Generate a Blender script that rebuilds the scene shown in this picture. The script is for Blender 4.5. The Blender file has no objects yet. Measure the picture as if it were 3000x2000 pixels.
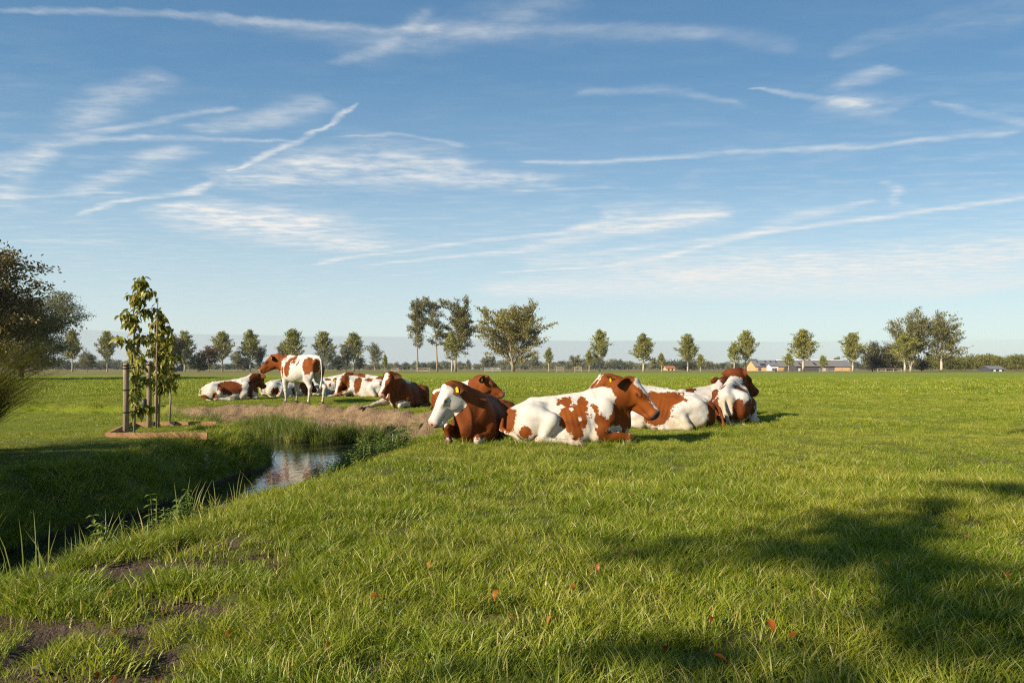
import bpy, bmesh, math, random
import numpy as np
from mathutils import Vector, Matrix, Euler

# ------------------------------------------------------------------ camera, sky, sun, exposure
SC = bpy.context.scene
COL = SC.collection
CAM_H = 1.06
F = 2000.0            # focal length in pixels of the 3000 px wide frame (24 mm on full frame)
HV = 1080.0           # image row of the horizon in the 3000x2000 frame
cam_d = bpy.data.cameras.new("camera")
cam_d.lens = 24.0
cam_d.sensor_width = 36.0
cam_d.shift_y = (HV - 1000.0) / 3000.0
cam_d.clip_start = 0.05
cam_d.clip_end = 6000.0
cam = bpy.data.objects.new("camera", cam_d)
COL.objects.link(cam)
cam.location = (0, 0, CAM_H)
cam.rotation_euler = (math.radians(90), 0, 0)
SC.camera = cam

SUN_AZ = math.radians(53.0)     # the light travels towards +X/+Y, this far from +Y
SUN_EL = math.radians(26.0)
LDIR = Vector((math.sin(SUN_AZ) * math.cos(SUN_EL), math.cos(SUN_AZ) * math.cos(SUN_EL), -math.sin(SUN_EL)))
sun_d = bpy.data.lights.new("sun", 'SUN')
sun_d.energy = 4.8
sun_d.angle = math.radians(0.53)
sun_d.color = (1.0, 0.89, 0.73)
sun = bpy.data.objects.new("sun", sun_d)
COL.objects.link(sun)
sun.rotation_euler = LDIR.to_track_quat('-Z', 'Y').to_euler()

vs = SC.view_settings
vs.view_transform = 'Standard'
vs.look = 'None'
vs.gamma = 1.0
vs.exposure = 0.85
vs.use_curve_mapping = False
SC.render.engine = 'CYCLES'
SC.cycles.use_denoising = False
SC.cycles.pixel_filter_type = 'BLACKMAN_HARRIS'
SC.cycles.filter_width = 1.2
SC.cycles.max_bounces = 6
SC.cycles.diffuse_bounces = 3
SC.cycles.glossy_bounces = 3
SC.cycles.transmission_bounces = 4
SC.cycles.transparent_max_bounces = 6
SC.cycles.caustics_reflective = False
SC.cycles.caustics_refractive = False
SC.cycles.sample_clamp_indirect = 4.0

WORLD = bpy.data.worlds.new("World")
SC.world = WORLD
WORLD.use_nodes = True
WORLD.cycles.sampling_method = 'MANUAL'
WORLD.cycles.sample_map_resolution = 512


def build_sky():
    nt = WORLD.node_tree
    nt.nodes.clear()
    N, L = nt.nodes, nt.links

    def node(t, **kw):
        n = N.new(t)
        for k, v in kw.items():
            setattr(n, k, v)
        return n

    def setin(n, i, v):
        if isinstance(v, bpy.types.NodeSocket):
            L.new(v, n.inputs[i])
        else:
            n.inputs[i].default_value = v

    def M(op, a, b=None, c=None, clamp=False):
        n = node('ShaderNodeMath', operation=op, use_clamp=clamp)
        setin(n, 0, a)
        if b is not None: setin(n, 1, b)
        if c is not None: setin(n, 2, c)
        return n.outputs[0]

    def V(op, a, b=None, s=None):
        n = node('ShaderNodeVectorMath', operation=op)
        setin(n, 0, a)
        if b is not None: setin(n, 1, b)
        if s is not None: setin(n, 'Scale', s)
        return n.outputs['Value'] if op in ('DOT_PRODUCT', 'LENGTH') else n.outputs['Vector']

    def smooth(x, a, b, lo=0.0, hi=1.0):
        n = node('ShaderNodeMapRange', interpolation_type='SMOOTHSTEP')
        setin(n, 0, x); setin(n, 1, a); setin(n, 2, b); setin(n, 3, lo); setin(n, 4, hi)
        return n.outputs[0]

    def noise(vec, scale, detail=3.0, rough=0.5):
        n = node('ShaderNodeTexNoise')
        setin(n, 'Vector', vec); setin(n, 'Scale', scale); setin(n, 'Detail', detail); setin(n, 'Roughness', rough)
        return n

    def mix(f, a, b):
        n = node('ShaderNodeMix', data_type='RGBA')
        setin(n, 0, f); setin(n, 6, a); setin(n, 7, b)
        return n.outputs[2]

    sky = node('ShaderNodeTexSky', sky_type='NISHITA')
    sky.sun_disc = False
    sky.sun_elevation = SUN_EL
    sky.sun_rotation = math.pi + SUN_AZ          # the sun stands opposite to the way its light travels
    sky.altitude = 0
    sky.air_density = 1.0
    sky.dust_density = 0.4
    sky.ozone_density = 1.6
    tc = node('ShaderNodeTexCoord')
    d = tc.outputs['Generated']
    sep = node('ShaderNodeSeparateXYZ'); L.new(d, sep.inputs[0])
    z = sep.outputs[2]
    zc = M('MAXIMUM', z, 0.012)
    px = M('DIVIDE', sep.outputs[0], zc)
    py = M('DIVIDE', sep.outputs[1], zc)
    cmb = node('ShaderNodeCombineXYZ'); L.new(px, cmb.inputs[0]); L.new(py, cmb.inputs[1])
    p0 = cmb.outputs[0]                          # the point of a flat cloud layer that this direction meets

    def plane(u, v):
        e = (HV - v) / F
        return np.array([(u - 1500.0) / F / e, 1.0 / e])

    # slow bends, fine curls
    nz = noise(p0, 1.1, 2.0)
    wob = V('SCALE', V('SUBTRACT', nz.outputs['Color'], (0.5, 0.5, 0.5)), s=0.22)
    nz2 = noise(p0, 6.0, 4.0, 0.6)
    wob2 = V('SCALE', V('SUBTRACT', nz2.outputs['Color'], (0.5, 0.5, 0.5)), s=0.10)
    p = V('ADD', V('ADD', p0, wob), wob2)
    p = V('MULTIPLY', p, (1, 1, 0))
    # streaky veil used to break the trails up
    mp = node('ShaderNodeMapping'); L.new(p0, mp.inputs[0])
    mp.inputs['Rotation'].default_value = (0, 0, math.radians(38))
    mp.inputs['Scale'].default_value = (1.0, 2.6, 1.0)
    streak = noise(V('ADD', mp.outputs[0], wob2), 3.2, 5.0, 0.62).outputs['Fac']
    fine = noise(p0, 9.0, 4.0, 0.6).outputs['Fac']
    wisp = M('ADD', M('MULTIPLY', streak, 0.65), M('MULTIPLY', fine, 0.35))
    hard = smooth(wisp, 0.30, 0.66, 0.25, 1.0)     # for fresh trails
    soft = smooth(wisp, 0.30, 0.70, 0.10, 1.15)      # for old, feathered trails

    acc = {'h': None, 's': None}

    def trail(pts, w, inten, kind='h'):
        """pts: the trail's course, given as the directions it is seen in; w: half width (thousandths of the view)."""
        P = [plane(*q) for q in pts]
        a, b = P[0], P[-1]
        Lg = np.linalg.norm(b - a)
        dr = (b - a) / Lg
        nr = np.array([-dr[1], dr[0]])
        # angular half width -> width on the cloud layer, across the trail
        widths, cens, ts = [], [], []
        for i, q in enumerate(pts):
            j, k = max(0, i - 1), min(len(pts) - 1, i + 1)
            tv = np.array(pts[k], float) - np.array(pts[j], float)
            tv /= np.linalg.norm(tv)
            ww = w[i] if isinstance(w, (list, tuple)) else w
            o = np.array([-tv[1], tv[0]]) * ww
            e = plane(q[0] + o[0], q[1] + o[1]) - plane(q[0] - o[0], q[1] - o[1])
            widths.append(max(abs(float(np.dot(e, nr))) * 0.5, 1e-3))
            cens.append(float(np.dot(P[i] - a, nr)))
            ts.append(float(np.dot(P[i] - a, dr) / Lg))
        wm = max(widths)
        K = max(1e-3, max(abs(c) for c in cens))
        rel = V('SUBTRACT', p, (float(a[0]), float(a[1]), 0))
        t = V('DOT_PRODUCT', rel, (float(dr[0] / Lg), float(dr[1] / Lg), 0))
        s = V('DOT_PRODUCT', rel, (float(nr[0]), float(nr[1]), 0))
        cr = node('ShaderNodeValToRGB')
        els = cr.color_ramp.elements
        order = np.argsort(ts)
        stops = []
        pad = 0.14
        for i in order:
            edge = 0.0 if i in (0, len(pts) - 1) else 1.0
            stops.append((min(max((ts[i] + pad) / (1 + 2 * pad), 0), 1), edge, 0.5 + 0.5 * cens[i] / K, widths[i] / wm))
        # short fade-in and fade-out inside the course
        s0, s1 = stops[0], stops[-1]
        f0 = s0[0] + 0.18 * (stops[1][0] - s0[0]); f1 = s1[0] - 0.18 * (s1[0] - stops[-2][0])
        lerp = lambda A, B, x: tuple(A[i] + (B[i] - A[i]) * x for i in range(4))
        A = lerp(s0, stops[1], 0.18); B = lerp(s1, stops[-2], 0.18)
        stops = [s0, (A[0], 1.0, A[2], A[3])] + stops[1:-1] + [(B[0], 1.0, B[2], B[3]), s1]
        while len(els) < len(stops):
            els.new(0.5)
        for e, st in zip(els, stops):
            e.position = st[0]
        for e, st in zip(sorted(els, key=lambda q: q.position), stops):
            e.color = (st[1], st[2], st[3], 1)
        L.new(M('MULTIPLY_ADD', t, 1 / (1 + 2 * pad), pad / (1 + 2 * pad)), cr.inputs[0])
        sp = node('ShaderNodeSeparateColor'); L.new(cr.outputs[0], sp.inputs[0])
        off = M('MULTIPLY_ADD', sp.outputs[1], -2 * K, s)
        dd = M('ABSOLUTE', M('DIVIDE', M('ADD', off, K), M('MULTIPLY', sp.outputs[2], wm)))
        pr = smooth(dd, 1.25, 0.0, 0.0, inten)
        if acc[kind] is None:
            acc[kind] = M('MULTIPLY', pr, sp.outputs[0])
        else:
            acc[kind] = M('MULTIPLY_ADD', pr, sp.outputs[0], acc[kind])

    T = trail
    T([(-80, 36), (446, 57), (1020, 68), (1300, 74)], [12, 14, 17, 16], .34)
    T([(1000, 68), (1500, 80), (1820, 83), (2140, 108), (2360, 145)], [12, 14, 20, 34, 30], .13)
    T([(985, 190), (1116, 102), (1275, 0)], [24, 30, 22], .22)
    T([(1000, 170), (1120, 120), (1300, 40)], [60, 70, 60], .14, 's')
    T([(1350, 95), (1700, 100), (2100, 125)], [30, 40, 40], .16, 's')
    T([(600, 62), (900, 90), (1250, 120)], [20, 34, 30], .16, 's')
    T([(-60, 500), (0, 478), (160, 432), (306, 415), (574, 411), (880, 415)], [30, 26, 18, 13, 11, 6], .48)
    T([(985, 408), (1167, 402), (1400, 436)], [4, 6, 8], .28)
    T([(270, 404), (466, 370), (593, 338), (720, 312)], [12, 14, 13, 7], .40)
    T([(695, 512), (765, 475), (797, 446), (912, 402), (995, 357), (1070, 312)], [5, 11, 14, 11, 9, 4], .62)
    T([(215, 628), (319, 600), (408, 580), (561, 564), (650, 536)], [5, 9, 9, 12, 9], .72)
    T([(-60, 579), (100, 576), (390, 563)], [8, 8, 4], .38)
    T([(190, 410), (320, 300), (540, 215)], [50, 80, 60], .34, 's')
    T([(570, 392), (797, 350), (985, 300)], [24, 44, 40], .40, 's')
    T([(204, 580), (350, 510), (590, 432)], [22, 32, 44], .50, 's')
    T([(0, 610), (70, 490), (160, 440)], [50, 55, 45], .45, 's')
    T([(620, 536), (956, 508), (1300, 516), (1660, 522)], [30, 62, 52, 26], .62, 's')
    T([(820, 480), (1100, 455), (1400, 470)], [40, 54, 30], .36, 's')
    T([(1100, 465), (1250, 468), (1430, 474)], [14, 14, 5], .36)
    T([(480, 590), (640, 640), (800, 672), (1120, 735)], [44, 70, 74, 40], .78, 's')
    T([(600, 640), (760, 640), (1060, 650)], [26, 40, 26], .50, 's')
    T([(905, 777), (1020, 752), (1212, 730), (1500, 695), (1628, 682), (1780, 648)], [4, 7, 8, 9, 10, 12], .62)
    T([(1030, 780), (1275, 756), (1500, 738), (1628, 708), (1787, 673), (2120, 622)], [5, 8, 11, 17, 30, 20], .60)
    T([(1450, 800), (1787, 778), (1946, 752), (2074, 714), (2220, 685), (2393, 663), (2712, 619), (3080, 572)], [4, 7, 9, 10, 11, 9, 9, 10], .66)
    T([(1690, 746), (2010, 708), (2220, 682), (2340, 636), (2457, 612), (2570, 588)], [8, 10, 12, 22, 14, 6], .42)
    T([(1500, 474), (1755, 470), (2042, 454), (2393, 439), (2712, 408), (2970, 388)], [5, 10, 10, 11, 12, 10], .46)
    T([(2185, 262), (2300, 280), (2457, 311), (2560, 322)], [4, 14, 15, 12], .46)
    T([(1750, 640), (1900, 650), (2150, 620)], [40, 54, 30], .50, 's')
    T([(1500, 760), (1900, 770), (2400, 745)], [30, 50, 30], .42, 's')
    T([(2380, 310), (2667, 319)], [30, 34], .40, 's')
    T([(2420, 290), (2500, 250), (2630, 210)], [20, 32, 30], .36, 's')
    T([(2720, 300), (2850, 326), (3060, 380)], [8, 14, 18], .24)
    T([(1680, 274), (1883, 268), (2180, 318)], [16, 20, 8], .22)
    T([(1380, 850), (1800, 838), (2250, 842), (3080, 838)], [24, 50, 52, 60], .72)
    T([(1900, 815), (2300, 790), (2650, 765), (3080, 735)], [20, 40, 56, 66], .85, 's')
    T([(2320, 748), (2380, 744), (2440, 752)], [8, 17, 8], .55)
    T([(1480, 556), (1650, 551), (1800, 548)], [5, 7, 4], .30)
    T([(1180, 130), (1450, 50), (1720, -20)], [50, 70, 60], .26, 's')
    T([(2440, 168), (2584, 120), (3060, 30)], [18, 30, 60], .18, 's')
    T([(2565, 532), (2610, 560), (2625, 608)], [20, 26, 16], .42, 's')
    T([(60, 706), (170, 706), (350, 709)], [8, 10, 5], .28)

    hz = M('MULTIPLY', acc['h'], hard)
    sf = M('MULTIPLY', acc['s'], soft)
    # thin high veil, thickening towards the horizon
    veil = M('MULTIPLY', smooth(streak, 0.42, 0.78), smooth(z, 0.42, 0.10, 0.03, 0.30))
    cl = M('ADD', M('ADD', hz, sf), veil, clamp=True)
    cl = M('MULTIPLY', cl, smooth(z, 0.03, 0.08))
    cloudcol = node('ShaderNodeRGB'); cloudcol.outputs[0].default_value = CLOUD_COL
    # clear-sky colour
    base = mix(1.0, sky.outputs[0], sky.outputs[0])
    hs = node('ShaderNodeHueSaturation'); L.new(base, hs.inputs['Color'])
    hs.inputs['Hue'].default_value = SKY_HUE
    hs.inputs['Saturation'].default_value = SKY_SAT
    hs.inputs['Value'].default_value = SKY_VAL
    gain = V('MULTIPLY', hs.outputs[0], SKY_GAIN)
    # the same autumn sky as measured by height above the horizon: deep blue overhead, pale haze below
    gr = node('ShaderNodeValToRGB')
    stops = [(0.0, (.70, .745, .735)), (.06, (.68, .745, .74)), (.11, (.60, .71, .74)), (.17, (.49, .635, .715)), (.225, (.385, .55, .685)),
             (.27, (.27, .445, .62)), (.42, (.130, .285, .485)), (.6, (.085, .21, .40)), (1.0, (.05, .14, .30))]
    els = gr.color_ramp.elements
    while len(els) < len(stops): els.new(0.5)
    for e, st in zip(els, stops): e.position = st[0]
    for e, st in zip(sorted(els, key=lambda q: q.position), stops): e.color = (*st[1], 1)
    side = M('MINIMUM', M('SUBTRACT', 1.0, sep.outputs[1]), 0.3)
    L.new(M('MULTIPLY', M('MAXIMUM', z, 0.0), M('MULTIPLY_ADD', side, 0.9, 1.0)), gr.inputs[0])
    grad = V('SCALE', gr.outputs[0], s=10.0)
    clear = mix(SKY_MIX, gain, grad)
    c = mix(cl, clear, cloudcol.outputs[0])
    # far grey-blue cloud bank just above the horizon
    mb = node('ShaderNodeMapping'); L.new(d, mb.inputs[0]); mb.inputs['Scale'].default_value = (3.0, 3.0, 60.0)
    bn = noise(mb.outputs[0], 1.3, 3.0, 0.5).outputs['Fac']
    edge = M('ADD', M('MULTIPLY_ADD', sep.outputs[0], -0.012, 0.0430), M('MULTIPLY_ADD', bn, 0.010, -0.005))
    bank = M('MULTIPLY', smooth(M('SUBTRACT', z, edge), 0.0014, -0.0014), smooth(sep.outputs[0], 0.55, 0.1, 0.25, 1.0))
    # thin dark lines of cloud above the bank
    ln = smooth(bn, 0.60, 0.70)
    ln = M('MULTIPLY', ln, M('MULTIPLY', smooth(z, 0.040, 0.046), smooth(z, 0.062, 0.050)))
    bank = M('MAXIMUM', bank, M('MULTIPLY', ln, smooth(sep.outputs[0], 0.4, 0.0, 0.0, 0.7)))
    c = mix(M('MULTIPLY', bank, 0.62), c, BANK_COL)
    bg = node('ShaderNodeBackground'); L.new(c, bg.inputs[0]); bg.inputs[1].default_value = SKY_STRENGTH
    out = node('ShaderNodeOutputWorld'); L.new(bg.outputs[0], out.inputs[0])


# radiance of sunlit cloud and of the far cloud bank, before the background strength
SKY_STRENGTH = 0.059     # the exposure lifts it again
CLOUD_COL = (8.1, 8.1, 7.9, 1)
BANK_COL = (4.9, 5.45, 5.6, 1)
SKY_HUE, SKY_SAT, SKY_VAL = 0.5, 1.0, 1.0
SKY_GAIN = (1.0, 1.32, 1.38)
SKY_MIX = 0.75
build_sky()

# ------------------------------------------------------------------ helpers
RNG = np.random.default_rng(7)


def at(u, v, z=0.0):
    """Point of height z that is seen in direction (u, v) of the 3000x2000 frame."""
    d = (CAM_H - z) * F / (v - HV)
    return ((u - 1500.0) / F * d, d)


def at_d(u, d):
    return (u - 1500.0) / F * d


def tag(o, label=None, cat=None, group=None, kind=None):
    if label: o["label"] = label
    if cat: o["category"] = cat
    if group: o["group"] = group
    if kind: o["kind"] = kind
    return o


def empty(name, loc=(0, 0, 0), rz=0.0):
    o = bpy.data.objects.new(name, None)
    o.empty_display_size = 0.1
    COL.objects.link(o)
    o.location = loc
    o.rotation_euler = (0, 0, rz)
    return o


def mesh_np(name, verts, faces, mat=None, smooth=True, attrs=None):
    """faces: list of int arrays of shape (n, k) or a single array."""
    me = bpy.data.meshes.new(name)
    verts = np.asarray(verts, np.float32)
    if not isinstance(faces, (list, tuple)):
        faces = [faces]
    faces = [np.asarray(f, np.int32) for f in faces if len(f)]
    nl = sum(f.size for f in faces)
    nf = sum(len(f) for f in faces)
    me.vertices.add(len(verts))
    me.vertices.foreach_set('co', verts.ravel())
    me.loops.add(nl)
    me.loops.foreach_set('vertex_index', np.concatenate([f.ravel() for f in faces]))
    me.polygons.add(nf)
    starts, pos = [], 0
    for f in faces:
        k = f.shape[1]
        starts.append(pos + np.arange(len(f)) * k)
        pos += f.size
    me.polygons.foreach_set('loop_start', np.concatenate(starts).astype(np.int32))
    me.polygons.foreach_set('use_smooth', np.full(nf, smooth))
    me.update(calc_edges=True)
    me.validate()
    for k, a in (attrs or {}).items():
        at_ = me.attributes.new(k, 'FLOAT', 'POINT')
        at_.data.foreach_set('value', np.asarray(a, np.float32))
    if mat is not None:
        me.materials.append(mat)
    return me


def obj(name, me, parent=None, loc=None, rot=None, scale=None):
    o = bpy.data.objects.new(name, me)
    COL.objects.link(o)
    if parent is not None: o.parent = parent
    if loc is not None: o.location = loc
    if rot is not None: o.rotation_euler = rot
    if scale is not None: o.scale = scale
    return o


class MB:
    """collects vertices and faces of one mesh"""
    def __init__(self):
        self.v, self.f3, self.f4, self.n = [], [], [], 0

    def add(self, v, f3=None, f4=None):
        v = np.asarray(v, float)
        if f3 is not None and len(f3): self.f3.append(np.asarray(f3, int) + self.n)
        if f4 is not None and len(f4): self.f4.append(np.asarray(f4, int) + self.n)
        self.v.append(v); self.n += len(v)

    def box(self, c, s, R=None):
        q = np.array([[x, y, z] for x in (-.5, .5) for y in (-.5, .5) for z in (-.5, .5)]) * np.asarray(s, float)
        if R is not None: q = q @ np.asarray(R).T
        self.add(q + np.asarray(c, float), f4=[[0, 1, 3, 2], [4, 6, 7, 5], [0, 4, 5, 1], [2, 3, 7, 6], [0, 2, 6, 4], [1, 5, 7, 3]])

    def tube(self, pts, rad, n=7, cap=True):
        pts = np.asarray(pts, float); m = len(pts)
        rad = np.broadcast_to(np.asarray(rad, float), (m,))
        tang = np.gradient(pts, axis=0)
        tang /= np.maximum(np.linalg.norm(tang, axis=1, keepdims=True), 1e-9)
        ref = np.array([0, 0, 1.0]) if abs(tang[0][2]) < 0.9 else np.array([1.0, 0, 0])
        rings = []
        u = np.cross(tang[0], ref); u /= np.linalg.norm(u)
        for i in range(m):
            u = u - tang[i] * np.dot(u, tang[i]); u /= max(np.linalg.norm(u), 1e-9)
            w = np.cross(tang[i], u)
            a = np.arange(n) * 2 * math.pi / n
            rings.append(pts[i] + rad[i] * (np.cos(a)[:, None] * u + np.sin(a)[:, None] * w))
        v = np.concatenate(rings)
        f = []
        for i in range(m - 1):
            for j in range(n):
                k = (j + 1) % n
                f.append([i * n + j, i * n + k, (i + 1) * n + k, (i + 1) * n + j])
        f3 = []
        if cap:
            v = np.concatenate([v, pts[:1], pts[-1:]])
            for j in range(n):
                f3.append([m * n, (j + 1) % n, j]); f3.append([m * n + 1, (m - 1) * n + j, (m - 1) * n + (j + 1) % n])
        self.add(v, f3=f3, f4=f)

    def mesh(self, name, mat=None, smooth=True, attrs=None):
        fs = []
        if self.f3: fs.append(np.concatenate(self.f3))
        if self.f4: fs.append(np.concatenate(self.f4))
        return mesh_np(name, np.concatenate(self.v), fs, mat, smooth, attrs)


# ---- a small vectorised value noise (for terrain and outlines)
def _hash(ix, iy, iz, seed):
    h = (ix.astype(np.int64) * 374761393 + iy.astype(np.int64) * 668265263 + iz.astype(np.int64) * 2147483647 + seed * 1274126177) & 0xffffffff
    h = ((h ^ (h >> 13)) * 1274126177) & 0xffffffff
    h = h ^ (h >> 16)
    return (h & 0xffff) / 65535.0


def vnoise(x, y, z=None, seed=0):
    x = np.asarray(x, float); y = np.asarray(y, float)
    z = np.zeros_like(x) if z is None else np.asarray(z, float)
    ix, iy, iz = np.floor(x), np.floor(y), np.floor(z)
    fx, fy, fz = x - ix, y - iy, z - iz
    fx, fy, fz = [t * t * (3 - 2 * t) for t in (fx, fy, fz)]
    r = 0
    for dx in (0, 1):
        for dy in (0, 1):
            for dz in (0, 1):
                w = (fx if dx else 1 - fx) * (fy if dy else 1 - fy) * (fz if dz else 1 - fz)
                r = r + w * _hash(ix + dx, iy + dy, iz + dz, seed)
    return r * 2 - 1


def fbm(x, y, z=None, seed=0, octs=4, lac=2.0, gain=0.5):
    r, a, s = 0, 1.0, 1.0
    for o in range(octs):
        r = r + a * vnoise(x * s, y * s, None if z is None else z * s, seed + o * 17)
        a *= gain; s *= lac
    return r


def sstep(a, b, x):
    t = np.clip((x - a) / (b - a), 0, 1)
    return t * t * (3 - 2 * t)


# ---- materials
class NT:
    def __init__(self, name):
        self.m = bpy.data.materials.new(name)
        self.m.use_nodes = True
        self.t = self.m.node_tree
        self.t.nodes.clear()
        self.out = self.node('ShaderNodeOutputMaterial')

    def node(self, t, **kw):
        n = self.t.nodes.new(t)
        for k, v in kw.items(): setattr(n, k, v)
        return n

    def setin(self, n, i, v):
        if isinstance(v, bpy.types.NodeSocket): self.t.links.new(v, n.inputs[i])
        elif v is not None:
            if isinstance(v, tuple) and len(v) == 3 and n.inputs[i].type == 'RGBA': v = (*v, 1)
            n.inputs[i].default_value = v

    def math(self, op, a, b=None, c=None, clamp=False):
        n = self.node('ShaderNodeMath', operation=op, use_clamp=clamp)
        for i, q in enumerate((a, b, c)):
            if q is not None: self.setin(n, i, q)
        return n.outputs[0]

    def smooth(self, x, a, b, lo=0.0, hi=1.0):
        n = self.node('ShaderNodeMapRange', interpolation_type='SMOOTHSTEP')
        for i, q in enumerate((x, a, b, lo, hi)): self.setin(n, i, q)
        return n.outputs[0]

    def noise(self, vec=None, scale=5.0, detail=3.0, rough=0.5, out='Fac'):
        n = self.node('ShaderNodeTexNoise')
        if vec is not None: self.setin(n, 'Vector', vec)
        self.setin(n, 'Scale', scale); self.setin(n, 'Detail', detail); self.setin(n, 'Roughness', rough)
        return n.outputs[out]

    def mapping(self, vec, scale=(1, 1, 1), rot=(0, 0, 0), loc=(0, 0, 0)):
        n = self.node('ShaderNodeMapping')
        self.setin(n, 0, vec)
        n.inputs['Scale'].default_value = scale; n.inputs['Rotation'].default_value = rot; n.inputs['Location'].default_value = loc
        return n.outputs[0]

    def mix(self, f, a, b, mode='MIX'):
        n = self.node('ShaderNodeMix', data_type='RGBA', blend_type=mode)
        self.setin(n, 0, f); self.setin(n, 6, a); self.setin(n, 7, b)
        return n.outputs[2]

    def attr(self, name, out='Fac'):
        return self.node('ShaderNodeAttribute', attribute_name=name).outputs[out]

    def pos(self):
        return self.node('ShaderNodeNewGeometry').outputs['Position']

    def objco(self):
        return self.node('ShaderNodeTexCoord').outputs['Object']

    def rnd(self):
        return self.node('ShaderNodeObjectInfo').outputs['Random']

    def bump(self, h, strength=0.3, dist=0.01):
        n = self.node('ShaderNodeBump')
        self.setin(n, 'Height', h); self.setin(n, 'Strength', strength); self.setin(n, 'Distance', dist)
        return n.outputs[0]

    def principled(self, col, rough=0.7, spec=0.3, normal=None, **kw):
        n = self.node('ShaderNodeBsdfPrincipled')
        self.setin(n, 'Base Color', col); self.setin(n, 'Roughness', rough); self.setin(n, 'Specular IOR Level', spec)
        if normal is not None: self.setin(n, 'Normal', normal)
        for k, v in kw.items(): self.setin(n, k.replace('_', ' '), v)
        self.t.links.new(n.outputs[0], self.out.inputs[0])
        return n

    def leaf(self, col, trans=0.35, gloss=0.06, grough=0.45, transcol=None):
        """thin leaf: diffuse on the lit side, light shining through on the other, a little gloss"""
        d = self.node('ShaderNodeBsdfDiffuse'); self.setin(d, 0, col)
        t = self.node('ShaderNodeBsdfTranslucent'); self.setin(t, 0, transcol if transcol is not None else col)
        m = self.node('ShaderNodeMixShader'); m.inputs[0].default_value = trans
        self.t.links.new(d.outputs[0], m.inputs[1]); self.t.links.new(t.outputs[0], m.inputs[2])
        g = self.node('ShaderNodeBsdfGlossy'); g.inputs['Roughness'].default_value = grough
        self.setin(g, 0, (0.9, 0.95, 0.85))
        m2 = self.node('ShaderNodeMixShader'); m2.inputs[0].default_value = gloss
        self.t.links.new(m.outputs[0], m2.inputs[1]); self.t.links.new(g.outputs[0], m2.inputs[2])
        self.t.links.new(m2.outputs[0], self.out.inputs[0])


def plain_mat(name, col, rough=0.7, spec=0.3, var=0.15, scale=8.0, bump=0.0):
    n = NT(name)
    k = n.noise(n.objco(), scale, 4.0, 0.6)
    c = n.mix(k, tuple(x * (1 - var) for x in col), tuple(min(1, x * (1 + var)) for x in col))
    nm = n.bump(n.noise(n.objco(), scale * 3, 4.0, 0.6), bump, 0.01) if bump else None
    n.principled(c, rough, spec, nm)
    return n.m

# ------------------------------------------------------------------ ground, ditch, water
WATER_Z = -0.56
INNER = np.array([(-5.2, -6), (-5.1, 3), (-5.0, 7), (-4.85, 9.4), (-4.62, 10.9), (-4.95, 12.2), (-6.0, 13.6), (-7.5, 15), (-9.5, 16.4), (-14, 17.3), (-24, 18.2), (-70, 21)], float)
OUTER = np.array([(-3.1, -6), (-2.95, 2), (-2.6, 4.2), (-2.45, 4.9), (-2.12, 6.3), (-1.86, 7.4), (-1.8, 8.5), (-1.65, 10), (-1.5, 11.1), (-1.45, 13), (-2.0, 15.6), (-3.7, 17.5), (-5.6, 19.1), (-7.4, 19.6),
                  (-9.2, 19.7), (-14, 21.2), (-24, 22.6), (-70, 26)], float)


def dist_poly(x, y, P):
    best = np.full(np.shape(x), 1e9); arc = np.zeros(np.shape(x))
    acc = 0.0
    for a, b in zip(P[:-1], P[1:]):
        ab = b - a; L = np.hypot(*ab)
        t = np.clip(((x - a[0]) * ab[0] + (y - a[1]) * ab[1]) / (L * L), 0, 1)
        d = np.hypot(x - a[0] - t * ab[0], y - a[1] - t * ab[1])
        m = d < best
        best = np.where(m, d, best); arc = np.where(m, acc + t * L, arc)
        acc += L
    return best, arc


def in_ditch(x, y):
    poly = np.concatenate([INNER, OUTER[::-1]])
    ins = np.zeros(np.shape(x), bool)
    n = len(poly)
    for i in range(n):
        x1, y1 = poly[i]; x2, y2 = poly[(i + 1) % n]
        c = ((y1 > y) != (y2 > y)) & (x < (x2 - x1) * (y - y1) / (y2 - y1 + 1e-12) + x1)
        ins ^= c
    return ins


ARC_FAR = 17.5      # along the outer edge: beyond this the bank is the worn, trampled one


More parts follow.
